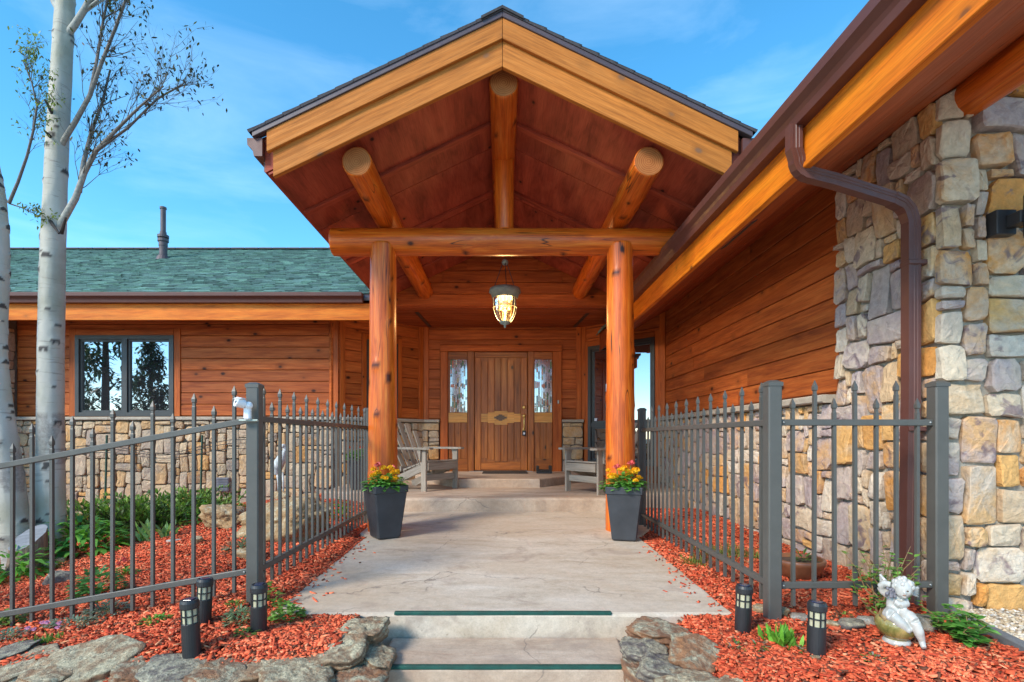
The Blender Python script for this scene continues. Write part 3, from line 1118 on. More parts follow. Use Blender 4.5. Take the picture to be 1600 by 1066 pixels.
# roof of the left wing -------------------------------------------------
EY, EZ = 7.10, zr(1.90)
PITCH = .5
RY = 11.55
RZ = EZ + PITCH * (RY - EY)
mb = MB()
for xa, xb, ya in ((-12.5, -1.765, EY), (-1.764, 4.5, 7.62)):
    za = EZ + PITCH * (ya - EY)
    mb.sections([[(x, ya, za), (x, ya, za - .04), (x, RY, RZ - .04), (x, RY, RZ)][::-1] for x in (xa, xb)])
mb.sections([[(-12.5, RY + .001, RZ), (-12.5, RY + .001, RZ - .04), (-12.5, RY + 4.5, EZ - .04), (-12.5, RY + 4.5, EZ)][::-1], [(4.5, RY + .001, RZ), (4.5, RY + .001, RZ - .04), (4.5, RY + 4.5, EZ - .04), (4.5, RY + 4.5, EZ)][::-1]])
roof = add(mb, 'roof', MT['vent_paint'], house)


def shingles(mb, O, u, s, n, W, L, ex, rg, cols, thick=.010, clip=None, tw=(.09, .22)):
    O, u, s, n = V(O), V(u), V(s), V(n)
    rows = int(L / ex) + 1
    for j in range(rows):
        t0, t1 = j * ex, min(L, (j + 1) * ex + .02)
        a = -rg.uniform(0, .2)
        while a < W:
            w = rg.uniform(*tw)
            b = a + w
            if (clip is None or clip((a + b) / 2, t0)):
                a_, b_ = max(0, a), min(W, b) - .003
                if b_ > a_:
                    c = rg.choice(cols); k = rg.uniform(.82, 1.2)
                    mb.col = tuple(x * k for x in c)
                    h = thick * rg.choice((1., 1., 1.9))
                    d0 = t0 - rg.choice((0, 0, .006))
                    p = [O + u * a_ + s * d0, O + u * b_ + s * d0, O + u * b_ + s * t1, O + u * a_ + s * t1]
                    i = [mb.vert(p[0] + n * (h + .006)), mb.vert(p[1] + n * (h + .006)), mb.vert(p[2] + n * .003), mb.vert(p[3] + n * .003)]
                    mb.face(*i)
                    k2 = [mb.vert(p[0] - n * .002), mb.vert(p[1] - n * .002)]
                    mb.face(k2[0], k2[1], i[1], i[0])
            a = b


GREENS = [(.045, .12, .115), (.035, .085, .085), (.07, .18, .16), (.10, .23, .20), (.05, .11, .12), (.06, .10, .11), (.085, .19, .185)]
GREENS = [tuple(c * f for c, f in zip(t, (1.65, 1.35, 1.3))) for t in [(.065, .14, .125), (.075, .165, .145), (.06, .125, .12), (.09, .195, .165), (.07, .15, .14), (.055, .11, .105), (.08, .17, .16)]]
GREENS0 = [(x[0] * 1.7 + .02, x[1] * 1.2 + .005, x[2] * 1.3 + .01) for x in GREENS]
mb = MB()
sl = V((0, 1, PITCH)).normalized(); nl = V((0, -PITCH, 1)).normalized()
shingles(mb, (-12.4, EY - .02, EZ + .002), (1, 0, 0), sl, nl, 16.8, (RY - EY) / sl.y + .02, .112, random.Random(8), GREENS, clip=lambda a, t: not (a > 10.55 and t < .62))
add(mb, 'shingles', MT['shingle'], roof, kind='stuff')
mb = MB()
for k in range(46):
    x = -12.5 + k * .3
    mb.cbox((x, RY - .12, RZ + .0), (x + .29, RY + .12, RZ + .024), .004)
add(mb, 'ridge_caps', MT['vent_paint'], roof, kind='stuff')
# eave of the left wing: fascia, gutter, soffit
FY = 7.15
board('fascia_board', (-7.2, FY, zr(1.715)), (-1.74, FY, zr(1.715)), UPZ, .225, .04, MT['fascia'], house)


def gutter(p0, p1, out, h, d, parent, name='gutter'):
    """K-style gutter: open trough with an ogee face; out = direction away from the wall"""
    p0, p1, out = V(p0), V(p1), V(out)
    prof = [(0, 0), (d * .55, 0), (d * .62, h * .28), (d * .72, h * .42), (d * .98, h * .62), (d, h * .93), (d, h), (d - .014, h), (d - .014, h * .95), (d - .012, h * .9), (d * .96 - .01, h * .64), (d * .7 - .01, h * .45), (d * .6 - .01, h * .3), (d * .53, .006), (.004, .006), (.004, h), (0, h)]
    mb = MB()
    ax = (p1 - p0)
    mb.sections([[p0 + out * a + UPZ * b for a, b in prof], [p1 + out * a + UPZ * b for a, b in prof]], False)
    for p in (p0, p1):
        mb.face(*[mb.vert(p + out * a + UPZ * b) for a, b in prof[:7] + [(0, h)]])
    return add(mb, name, MT['gutter_paint'], parent)


gutter((-7.2, FY - .022, zr(1.825)), (-1.88, FY - .022, zr(1.825)), (0, -1, 0), .125, .12, house)
mb = MB(); mb.cbox((-7.42, 6.9, zr(1.86)), (-7.10, 7.3, zr(2.03)), .006)
add(mb, 'gutter_box', MT['gutter_paint'], house)
gutter((-9.0, 6.86, zr(1.82)), (-7.24, 6.86, zr(1.82)), (0, -1, 0), .125, .12, house)
board('fascia_board', (-9.0, 6.90, zr(1.715)), (-7.22, 6.90, zr(1.715)), UPZ, .225, .04, MT['fascia'], house)
# sloped soffit boards behind the fascia
board('soffit', (-9, 7.46, zr(1.76)), (-1.75, 7.46, zr(1.76)), (0, 1, .5), .64, .02, MT['soffit_board'], house)
# vent pipe on the roof
vp = P(255, 405, 0); vy = 0
ty = (lambda px, py: None)
# ray to roof plane: z = EZ + PITCH*(y-EY); z = CZ-(py-VY)/F*y
vyy = (EZ - PITCH * EY - CZ) / (-(405 - VY) / F - PITCH)
vpx = XP(255, vyy); vz = EZ + PITCH * (vyy - EY)
k = vyy / F
mb = MB()
for r, z0, z1 in ((9.5, -10, 22), (10.5, 20, 27), (13, 27, 31), (9, 31, 33), (13.5, 33, 37), (8, 37, 42), (6.5, 42, 78), (8, 78, 81)):
    mb.lathe([(r * k * .6, z0 * k), (r * k * .6, z1 * k)] if r > 12 else [(r * k * .6, z0 * k), (r * k * .6, z1 * k)], (vpx, vyy, vz), 16)
mb.lathe([(13 * k, -8 * k), (8 * k, 4 * k)], (vpx, vyy, vz), 16)
add(mb, 'vent_pipe', MT['vent_paint'], house)

# entry: door wall and the two angled walls --------------------------------
DY = 8.84
CX = 1.35
ZCE = zr(1.871)
ew = wall_part('entry_wall', [((-CX - .1, DY, zr(-.7)), (CX + .1, DY + .15, ZCE + .1))], 'siding')
UX0, UX1 = XP(688, DY), XP(877, DY)
siding(ew, (-CX, DY, 0), (1, 0, 0), (0, -1, 0), 2 * CX, ZCAP + .02, ZCE, [(UX0 + CX, UX1 + CX, zr(-1), zr(1.56))], ex=.165, seed=7)
for a, b, sd_ in ((-CX + .01, UX0 - .012, 31), (UX1 + .012, CX - .01, 32)):
    st = wall_part('stone_wainscot', [((a, DY - .055, zr(-.7)), (b, DY - .001, ZCAP - .05))], 'grout_dark')
    stones(st, (a, DY - .055, zr(-.66)), (1, 0, 0), (0, -1, 0), b - a, ZCAP - .055 - zr(-.66), sd_, 'ledge_stone_far', .062, .045, .006)
    cap('cap', [(a - .01, DY - .05, ZCAP - .022), (b + .01, DY - .05, ZCAP - .022)], .16, .05, st, .5, sd_)
DEND = 1.08
q2 = math.sqrt(.5)
for sgn in (-1, 1):
    A = V((sgn * CX, DY, 0))
    u = V((sgn * q2, -q2, 0)); n = V((-sgn * q2, -q2, 0))
    Lw = DEND / q2
    mb = MB()
    for z0, z1, e0, e1, s0, s1 in ((zr(-.7), ZCE + .25, -.14, 0, -.05, Lw + .1),):
        p = [A + u * s0 + n * e0, A + u * s1 + n * e0, A + u * s1 + n * e1, A + u * s0 + n * e1]
        mb.sections([[q + UPZ * z0 for q in p], [q + UPZ * z1 for q in p]])
    aw = add(mb, 'angled_wall', MT['siding'], house)
    w0, w1 = (.361 / q2, .755 / q2) if sgn < 0 else (.10 / q2, .955 / q2)
    wb = zr(.33) if sgn < 0 else zr(-.42)
    siding(aw, A, u, n, Lw, ZCAP + .02, ZCE + .2, [(w0 - .085, w1 + .085, wb - .01, zr(1.60))], ex=.165, seed=40 + sgn)
    window(aw, A + n * .004, u, n, w0, w1, wb, zr(1.515), trans=() if sgn < 0 else (zr(.22),), trimw=.085)
    for s0, s1 in (((0.03, Lw - .03),) if sgn < 0 else ((.01, w0 - .08), (w1 + .09, Lw - .02))):
        if s1 - s0 < .06: continue
        p0, p1 = A + u * s0, A + u * s1
        mb = MB()
        p = [p0 + n * .002, p1 + n * .002, p1 + n * .045, p0 + n * .045]
        mb.sections([[q + UPZ * zr(-.8) for q in p], [q + UPZ * (ZCAP - .05) for q in p]])
        st = add(mb, 'stone_wainscot', MT['grout_dark'], house)
        stones(st, p0 + n * .045 + UPZ * zr(-.78), u, n, s1 - s0, ZCAP - .055 - zr(-.78), 50 + sgn, 'ledge_stone_far', .062, .045, .006)
        cap('cap', [p0 + n * .05 + UPZ * (ZCAP - .022), p1 + n * .05 + UPZ * (ZCAP - .022)], .16, .05, st, .5, 53)
    # boards in the inner corner
    board('corner_board', A + u * .05 + n * .034 + UPZ * (ZCAP + .002), A + u * .05 + n * .034 + UPZ * ZCE, u, .085, .03, MT['trim'], aw)
    board('corner_board', A + V((-sgn * .075, -.040, ZCAP + .002)), A + V((-sgn * .075, -.040, ZCE)), (1, 0, 0), .085, .026, MT['trim'], ew)
    board('corner_board', A + u * (Lw - .055) + n * .034 + UPZ * (ZCAP + .002), A + u * (Lw - .055) + n * .034 + UPZ * (ZCE + .2), u, .09, .03, MT['trim'], aw)
# small round sticker on the big window
wp = V((CX, DY, 0)) + V((q2, -q2, 0)) * (.10 / q2 + .13) + V((-q2, -q2, 0)) * .012
mb = MB(); mb.cbox((-.025, -.003, -.025), (.025, .0, .03), .008)
add(mb, 'sticker', MT['sticker'], house, Matrix.Translation(wp + UPZ * zr(.30)) @ Matrix.Rotation(R(-45), 4, 'Z'), True)

# ceiling over the recessed entry
mb = MB()
mb.sections([[(-2.55, 7.42, ZCE), (-2.55, 7.7, ZCE), (-1.3, DY + .1, ZCE), (1.3, DY + .1, ZCE), (2.5, 7.7, ZCE), (2.5, 7.42, ZCE)][::-1],
             [(-2.55, 7.42, ZCE + .04), (-2.55, 7.7, ZCE + .04), (-1.3, DY + .1, ZCE + .04), (1.3, DY + .1, ZCE + .04), (2.5, 7.7, ZCE + .04), (2.5, 7.42, ZCE + .04)][::-1]])
ce = add(mb, 'entry_ceiling', MT['soffit_board'], house)
for k in range(8):
    y = 7.46 + k * .172
    xe = 2.45 - max(0, (y - 7.7)) * 1.0
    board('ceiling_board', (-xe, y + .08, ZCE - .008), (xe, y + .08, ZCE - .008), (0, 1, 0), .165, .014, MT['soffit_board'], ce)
for px0, py0, px1, py1 in ((651, 488, 672, 511), (898, 511, 918, 490)):
    def onc(px, py):
        Y = (ZCE - .018 - CZ) * F / (VY - py); return V((XP(px, Y), Y, ZCE - .018))
    board('soffit_vent', onc(px0, py0), onc(px1, py1), (1, 0, 0), .06, .006, MT['dark_metal'], ce)

# door and sidelights -----------------------------------------------------
def D(cx, cy, Y=DY):
    px, py = 660 + cx / 4.1, 520 + cy / 4.1
    return XP(px, Y), CZ - (py - VY) / F * Y


def dbox(name, cx0, cx1, cy0, cy1, y0, y1, mat, parent, ch=.004, vertical=None, g=0.0):
    """a board given in the measured door coordinates; grain along the longer side"""
    (x0, z1), (x1, z0) = D(cx0, cy0), D(cx1, cy1)
    x0 += g; x1 -= g; z0 += g; z1 -= g
    if vertical is None: vertical = (z1 - z0) > (x1 - x0)
    yc, t = (y0 + y1) / 2, abs(y1 - y0)
    if vertical: return board(name, ((x0 + x1) / 2, yc, z0), ((x0 + x1) / 2, yc, z1), (1, 0, 0), x1 - x0, t, MT[mat], parent, ch)
    return board(name, (x0, yc, (z0 + z1) / 2), (x1, yc, (z0 + z1) / 2), UPZ, z1 - z0, t, MT[mat], parent, ch)


TH = 883
door = dbox('door', 334, 673, 127, TH, DY - .05, DY - .01, 'door_wood', house)
tag(door, label='carved plank front door with pale inlaid band and brass handle')
yf = DY - .05
cols = [377, 420, 462, 503, 545, 587, 628]
tops = [187, 178, 165, 165, 178, 187]
bots = [520, 512, 503, 503, 512, 520]
for k in range(6):
    dbox('plank', cols[k], cols[k + 1], tops[k], bots[k], yf - .011, yf, 'door_wood', door, .006, True, .0032)
    dbox('plank', cols[k], cols[k + 1], bots[k] + (53, 67, 87, 87, 67, 53)[k], 992 - tops[k] - (0, 0, 3, 3, 0, 0)[k], yf - .011, yf, 'door_wood', door, .006, True, .0032)
dbox('rail', 336, 671, 130, 163, yf - .015, yf, 'door_wood', door, .005, False, .001)
dbox('rail', 377, 628, 830, 878, yf - .015, yf, 'door_wood', door, .005, False, .001)
dbox('stile', 336, 376, 164, 878, yf - .014, yf, 'door_wood', door, .005, True, .001)
dbox('stile', 629, 671, 164, 878, yf - .014, yf, 'door_wood', door, .005, True, .001)
for k in range(6):
    dbox('band', cols[k], cols[k + 1], bots[k], bots[k] + (53, 67, 87, 87, 67, 53)[k], yf - .012, yf, 'door_band', door, .001, False, .0002)
for w, h in ((12, 20), (26, 13), (40, 6)):
    dbox('inlay', 500 - w, 500 + w, 545 - h, 545 + h, yf - .0135 - .0008 * (20 - h) / 10, yf - .010, 'inlay', door, .0005, False)
# lock set
hx, hz = D(650, 480); mb = MB()
def ring_y(mb, x, z, prof, seg=20, y0=yf - .014):
    mb.sections([[(x + r * math.cos(2 * math.pi * k / seg), y0 - d, z + r * math.sin(2 * math.pi * k / seg)) for k in range(seg)] for r, d in prof])
ring_y(mb, hx, hz, [(.031, 0), (.031, .008), (.022, .02), (.014, .024)])
add(mb, 'deadbolt', MT['brass'], door, smooth=True)
hx, hz = D(650, 535); mb = MB()
ring_y(mb, hx, hz, [(.033, 0), (.033, .008), (.018, .02), (.026, .035), (.02, .05), (.006, .054)])
mb.tube([(hx, yf - .02, hz - .01), (hx, yf - .05, hz - .04), (hx, yf - .055, hz - .12), (hx, yf - .04, hz - .19), (hx, yf - .012, hz - .215)], [.014, .012, .013, .012, .016], 10)
mb.cbox((hx - .022, yf - .018, hz - .25), (hx + .022, yf - .006, hz - .19), .006)
add(mb, 'handle', MT['brass'], door, smooth=True)
hx, hz = D(650, 645); mb = MB(); mb.cbox((hx - .03, yf - .05, hz - .04), (hx + .03, yf - .012, hz + .045), .01)
add(mb, 'lock_box', MT['dark_metal'], door)
mb = MB(); mb.cbox((hx - .016, yf - .056, hz - .018), (hx + .016, yf - .049, hz + .016), .004)
add(mb, 'keypad', MT['sticker'], door)
# frame around
frm = dbox('door_frame', 118, 890, 85, 124, DY - .085, DY - .005, 'trim', house, .005, False)
for a, b, mt in ((118, 166, 'trim'), (290, 333, 'door_wood'), (674, 713, 'door_wood'), (832, 889, 'trim')):
    dbox('jamb', a, b, 125.5, 888, DY - .082, DY - .006, mt, frm, .005, True, .001)
dbox('threshold', 300, 705, 884, 893, DY - .11, DY - .004, 'bolt_metal', frm, .003, False)
bx_, bz_ = D(867, 446); mb = MB(); mb.cbox((bx_ - .014, DY - .10, bz_ - .03), (bx_ + .014, DY - .081, bz_ + .03), .005)
add(mb, 'doorbell', MT['bolt_metal'], frm)
rgg = random.Random(77)
for (a, b), (ga, gb), mir in (((167, 289), (181, 287), False), ((714, 831), (718, 827), True)):
    sl_ = dbox('sidelight', a, b, 126, 888, DY - .045, DY - .01, 'door_wood', house, .003, True)
    tag(sl_, label='stained glass sidelight to the %s of the front door' % ('right' if mir else 'left'))
    ys = DY - .045
    dbox('rail', a, b, 127, 173, ys - .012, ys, 'door_wood', sl_, .003, False, .001)
    dbox('stile', a, ga, 174, 511, ys - .012, ys, 'door_wood', sl_, .003, True, .0005)
    dbox('stile', gb, b, 174, 511, ys - .012, ys, 'door_wood', sl_, .003, True, .0005)
    dbox('band', a + 1, b - 1, 513, 576, ys - .010, ys, 'door_band', sl_, .003, False, .001)
    for k in range(3):
        c0 = a + (b - a) * k / 3; c1 = a + (b - a) * (k + 1) / 3
        dbox('plank', c0, c1, 578, 806, ys - .010, ys, 'door_wood', sl_, .005, True, .003)
    dbox('rail', a, b, 808, 887, ys - .012, ys, 'door_wood', sl_, .003, False, .001)
    (x0, z1), (x1, z0) = D(ga, 175), D(gb, 510)
    mb = MB(); mb.box((x0, ys - .004, z0), (x1, ys - .0005, z1)); add(mb, 'pane', MT['leaded_glass'], sl_)
    # leaded pieces: vertical strips cut by slanted leads; coloured near a cross and near the foot
    W_, H_ = x1 - x0, z1 - z0
    gmb, lmb = MB(), MB()
    gmb.col = (1, 1, 1)
    xs = [0, .1, .2, .3, .4, .5, .6, .7, .8, .9, 1]
    for i in range(10):
        z = 0.
        while z < 1:
            e = min(1., z + rgg.uniform(.025, .14))
            cx_, cz_ = (xs[i] + xs[i + 1]) / 2, (z + e) / 2
            r = rgg.random()
            pal = None
            if abs(cz_ - .5) < .03 : pal = rgg.choice([(.5, .09, .03), (.05, .05, .055), (.5, .22, .1)])
            elif cz_ < .34 and r < .65: pal = rgg.choice([(.08, .16, .06), (.30, .07, .03), (.42, .22, .05), (.10, .15, .17), (.45, .45, .42), (.05, .06, .06)])
            elif cz_ > .74 and r < .45: pal = rgg.choice([(.10, .2, .08), (.5, .14, .05), (.45, .5, .52), (.12, .14, .15)])
            elif abs(cx_ - .5) < .1 and r < .35: pal = rgg.choice([(.5, .5, .44), (.42, .36, .15), (.6, .6, .58)])
            elif r < .10: pal = rgg.choice([(.05, .06, .07), (.3, .33, .36), (.12, .14, .15)])
            if pal:
                gmb.col = pal
                pp = [(x0 + xs[i] * W_ + .003, z0 + z * H_ + .003), (x0 + xs[i + 1] * W_ - .003, z0 + z * H_ + rgg.uniform(-.004, .01)), (x0 + xs[i + 1] * W_ - .003, z0 + e * H_ - .003), (x0 + xs[i] * W_ + .003, z0 + e * H_ - rgg.uniform(.0, .01))]
                gmb.quad(*[(p, ys - .0052, q) for p, q in pp])
            if rgg.random() < .6:
                lmb.box((x0 + xs[i] * W_, ys - .0075, z0 + e * H_ - .0014), (x0 + xs[i + 1] * W_, ys - .0045, z0 + e * H_ + .0014))
            z = e
        if i:
            lmb.box((x0 + xs[i] * W_ - .0014, ys - .008, z0), (x0 + xs[i] * W_ + .0014, ys - .0043, z1))
    add(gmb, 'coloured_pieces', MT['coloured_glass'], sl_, kind='stuff')
    add(lmb, 'lead_cames', MT['lead'], sl_, kind='stuff')
    mb = MB(); mb.col = (.55, .17, .08)
    ring_y(mb, x0 + W_ * (.5 if mir else .12), z0 + H_ * .5, [(.03, 0), (.03, .003), (.02, .006)], 16, ys - .007)
    add(mb, 'rosette', MT['coloured_glass'], sl_)

# right wing ----------------------------------------------------------------
RX = 2.43
SP = .57
FX, FZB = 1.57, zr(1.407)
def soff(x): return FZB + SP * (x - FX)
mb = MB()
mb.sections([[(RX, 3.0, zr(-1.5)), (RX, 7.78, zr(-1.5)), (RX, 7.78, soff(RX)), (RX, 3.0, soff(RX))], [(RX + .2, 3.0, zr(-1.5)), (RX + .2, 7.78, zr(-1.5)), (RX + .2, 7.78, soff(RX)), (RX + .2, 3.0, soff(RX))]])
rw = add(mb, 'side_wall', MT['siding'], house)
PE = 3.74          # where the boards meet the stone pier
siding(rw, (RX, 7.74, 0), (0, -1, 0), (-1, 0, 0), 7.74 - PE, ZCAP + .024, soff(RX), seed=21, ex=.172)
rs = wall_part('stone_wainscot', [((RX - .045, PE - .06, zr(-1.5)), (RX - .001, 7.72, ZCAP - .055))], 'grout')
stones(rs, (RX - .045, 7.70, zr(-1.02)), (0, -1, 0), (-1, 0, 0), 7.70 - PE - .02, ZCAP - .06 - zr(-1.02), 61, 'ledge_stone', .060, .034, .006)
cap('cap', [(RX - .05, 7.70, ZCAP - .024), (RX - .05, PE + .035, ZCAP - .024)], .17, .058, rs, .8, 6)
# stone pier and front wall
PX, PYF = 2.35, 2.82
mb = MB()
for (y0, y1) in ((PYF + .045, PE),):
    mb.sections([[(PX + .045, y0, zr(-1.5)), (PX + .045, y1, zr(-1.5)), (PX + .045, y1, soff(PX + .045)), (PX + .045, y0, soff(PX + .045))],
                 [(6.0, y0, zr(-1.5)), (6.0, y1, zr(-1.5)), (6.0, y1, soff(6.)), (6.0, y0, soff(6.))]])
pier = add(mb, 'stone_pier', MT['grout'], house)
HS = soff(PX) - zr(-1.10) - .005
stones(pier, (PX + .045, PE - .005, zr(-1.10)), (0, -1, 0), (-1, 0, 0), PE - PYF - .045, HS, 73, 'ledge_stone', .060, .040, .007)
stones(pier, (PX, PYF + .045, zr(-1.10)), (1, 0, 0), (0, -1, 0), 2.2, 3.9, 82, 'ledge_stone', .064, .044, .008, top=lambda a: soff(PX + a) - zr(-1.10) - .01)
# roof of the right wing, soffit, fascia, gutter
Y0R, Y1R = 1.45, 7.75
mb = MB()
def rsec(y):
    return [(FX + .01, y, FZB + .012), (7.5, y, soff(7.5) + .006), (7.5, y, soff(7.5) + .26), (FX + .01, y, FZB + .27)]
mb.sections([rsec(Y0R), rsec(9.5)])
rr = add(mb, 'wing_roof', MT['soffit_board'], house)
nS = V((-SP, 0, 1)).normalized(); uS = V((1, 0, SP)).normalized()
for k in range(6):
    a = .05 + k * .3
    c = V((FX, 0, FZB)) + uS * (a + .15) - nS * .004
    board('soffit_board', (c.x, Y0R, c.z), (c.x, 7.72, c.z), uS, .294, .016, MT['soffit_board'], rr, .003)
mb = MB()
shingles(mb, (FX - .03, Y1R + 1.6, FZB + .275), (0, -1, 0), uS, nS, Y1R + 1.6 - Y0R, 4.0, .14, random.Random(12), GREENS)
add(mb, 'shingles', MT['shingle'], rr, kind='stuff')
board('fascia_board', (FX + .018, Y0R, FZB + .12), (FX + .018, 4.3, FZB + .12), UPZ, .245, .036, MT['fascia'], rr)
board('fascia_board', (FX + .018, 4.304, FZB + .12), (FX + .018, 7.6, FZB + .12), UPZ, .245, .036, MT['fascia'], rr)
board('fascia_strip', (FX - .002, Y0R, FZB + .012), (FX - .002, 7.6, FZB + .012), UPZ, .03, .012, MT['fascia'], rr)
gutter((FX, Y0R, zr(1.617)), (FX, 7.6, zr(1.617)), (-1, 0, 0), .132, .105, rr)
board('soffit_vent', (1.70, 4.05, soff(1.70) - .016), (1.70, 3.55, soff(1.70) - .016), uS, .05, .008, MT['dark_metal'], rr)
log('log_bracket', (2.52, PYF + .05, zr(1.835)), (2.52, 1.55, zr(1.835)), .098, .102, [MT['logwood'], MT['log_end']], house, 91)
# downspout with elbows
def rect_tube(mb, pts, a, b, upv):
    """ribbed rectangular pipe along a line of points"""
    pts = [V(p) for p in pts]; rings = []
    for i, p in enumerate(pts):
        t = (pts[min(i + 1, len(pts) - 1)] - pts[max(i - 1, 0)]).normalized()
        s_ = t.cross(V(upv)).normalized(); w_ = s_.cross(t)
        prof = []
        for (x, y) in ((-1, -1), (-.5, -1), (-.42, -.9), (-.1, -.9), (0, -1), (.1, -.9), (.42, -.9), (.5, -1), (1, -1), (1, 1), (.5, 1), (0, .92), (-.5, 1), (-1, 1)):
            prof.append(p + s_ * x * a + w_ * y * b)
        rings.append(prof)
    mb.sections(rings)
dsx, dsy = PX - .075, 2.93
mb = MB()
ox, oy = FX - .055, 2.735
pts = [(ox, oy, zr(1.62)), (ox, oy, zr(1.50))]
for k in range(6):
    a = k / 5
    pts.append((ox + .02 + .09 * a * a, oy + .01 + .02 * a, zr(1.46) - .08 * math.sin(a * 1.4)))
pts += [(ox + .25, oy + .075, zr(1.375)), (dsx - .12, dsy - .03, zr(1.315))]
rect_tube(mb, pts, .032, .026, (0, 1, 0))
ds = add(mb, 'downspout', MT['gutter_paint'], house)
mb = MB()
pts = [(dsx - .13, dsy - .03, zr(1.317)), (dsx - .06, dsy - .01, zr(1.300)), (dsx - .02, dsy, zr(1.265)), (dsx, dsy, zr(1.20)), (dsx, dsy, zr(.3)), (dsx - .01, dsy, zr(-.4)), (dsx - .02, dsy, zr(-.94))]
rect_tube(mb, pts, .034, .030, (0, 1, 0))
add(mb, 'leader', MT['gutter_paint'], ds)
for z in (.96, .04):
    mb = MB(); mb.cbox((dsx - .036, dsy - .038, zr(z)), (dsx + .07, dsy + .038, zr(z) + .025), .003)
    add(mb, 'strap', MT['gutter_paint'], ds)
# vent grille low in the left stone wall
vg = P(349, 757, 7.62); mb = MB()
mb.cbox(vg - V((.09, .03, .10)), vg + V((.09, .03, .10)), .004)
for k in range(8): mb.cbox(vg + V((-.08, -.04, -.085 + k * .023)), vg + V((.08, -.028, -.075 + k * .023)), .002)
add(mb, 'vent_grille', MT['grey_vent'], house)

# ------------------------------------------------------------------ the porch
porch = thing('entry_porch', 'gabled entry porch on round log posts with log cross beam and dark plywood ceiling', 'porch', (0, 5.0, zr(-.84)))
LOG = [MT['logwood'], MT['log_end']]
for s_, x in ((1, -1.115), (2, 1.10)):
    log('column', (x, 4.9, slab_z(4.9) - .02), (x * .995, 4.9, zr(1.80)), .138, .118, LOG, porch, 100 + s_, 30, 60, .03)
log('tie_beam', (-1.59, 4.93, zr(1.838)), (1.59, 4.93, zr(1.838)), .126, .120, LOG, porch, 111, 30, 70, .03)
log('ridge_log', (.01, 3.94, zr(2.665)), (.01, 7.46, zr(2.665)), .110, .112, LOG, porch, 121, 26, 50, .03)
for x, s_ in ((-1.093, 1), (1.098, 2)):
    log('purlin', (x, 3.94, zr(2.075)), (x, 7.46, zr(2.075)), .112, .112, LOG, porch, 130 + s_, 26, 50, .03)
log('king_post', (.02, 4.93, zr(1.94)), (.015, 4.93, zr(2.60)), .082, .100, LOG, porch, 141, 24, 20, .03)
SLP = .48
CA = zr(2.765)       # apex of the ceiling
TA = zr(3.045)       # apex of the roof deck
GY = 3.86
EX = 1.74
roofp = None
for sgn in (-1, 1):
    mb = MB()
    def sec(y):
        return [(0.0005 * sgn, y, CA + .02), (sgn * EX, y, CA + .02 - SLP * EX), (sgn * EX, y, TA - SLP * EX), (0.0005 * sgn, y, TA)]
    mb.sections([sec(GY), sec(9.6 if sgn < 0 else 9.0)])
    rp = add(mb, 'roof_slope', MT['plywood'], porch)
    us = V((sgn, 0, -SLP)).normalized(); nn = V((SLP * sgn, 0, 1)).normalized()
    # ceiling panels with battens over their joints
    for k, (ya, yb) in enumerate(((GY + .004, 4.905), (4.915, 5.90), (5.91, 6.6), (6.61, 7.42))):
        mid = V((0, 0, CA)) + us * (EX / us.x * sgn / 2 - .01)
        board('ceiling_panel', (mid.x, ya, mid.z), (mid.x, yb, mid.z), us, EX / abs(us.x) - .03, .014, MT['plywood'], rp, .002)
    for y in (4.52, 5.75, 6.9):
        a = V((sgn * .09, y, CA - SLP * .09)) - nn * .02; b = V((sgn * (EX - .04), y, CA - SLP * (EX - .04))) - nn * .02
        board('batten', a, b, (0, 1, 0), .07, .028, MT['plywood'], rp, .003)
    # barge boards in two layers, plumb cut at the foot
    for nm, za, zb, y, th, ex in (('barge_board', 2.905, 2.70, GY - .020, .038, 1.665), ('barge_trim', 3.035, 2.885, GY - .048, .036, 1.70)):
        zc = (za + zb) / 2; w = (za - zb) * math.cos(math.atan(SLP))
        p0 = V((sgn * .002, y, zr(zc))); p1 = V((sgn * ex, y, zr(zc) - SLP * ex))
        tcut = -SLP
        o = board(nm, p0, p1, UPZ, w, th, MT['barge'], porch, .003, tcut if True else 0, tcut)
    # metal edge and shingle ends along the rake
    p0 = V((sgn * .001, GY - .052, zr(3.062))); p1 = V((sgn * 1.80, GY - .052, zr(3.062) - SLP * 1.80))
    board('drip_edge', p0, p1, UPZ, .05, .05, MT['fascia_metal'], rp, .003, -SLP, -SLP)
    mb = MB()
    shingles(mb, V((sgn * 1.83, GY - .085, zr(3.085) - SLP * 1.83)) if sgn > 0 else V((sgn * 1.83, 9.4, zr(3.085) - SLP * 1.83)), (0, 1, 0) if sgn > 0 else (0, -1, 0), -us, nn, 5.2 if sgn > 0 else 9.4 - GY + .085, 2.0, .14, random.Random(15 + sgn), [(.05, .045, .05), (.065, .06, .062), (.04, .042, .045)], .004)
    # the sawn ends of the courses show on the rake
    mb.col = (.06, .055, .06)
    for k in range(15):
        a = V((sgn * 1.83, 0, zr(3.085) - SLP * 1.83)) - us * (k * .14)
        b = a - us * min(.142, 2.028 - k * .14)
        y = GY - .083
        mb.quad(a + V((0, y, 0)) + nn * .011, a + V((0, y, 0)) - nn * .012, b + V((0, y, 0)) - nn * .012, b + V((0, y, 0)) + nn * .006)
    add(mb, 'shingles', MT['shingle'], rp, kind='stuff')
    zg = zr(3.03) - SLP * 1.74
    gutter((sgn * EX, GY - .05, zg - .15), (sgn * EX, 7.0 if sgn < 0 else 5.2, zg - .15), (sgn, 0, 0), .13, .11, porch)
    board('fascia_board', (sgn * (EX + .008), GY + .01, zg - .11), (sgn * (EX + .008), 7.0, zg - .11), UPZ, .25, .014, MT['gutter_paint'], porch)
mb = MB(); mb.col = (.05, .048, .052)
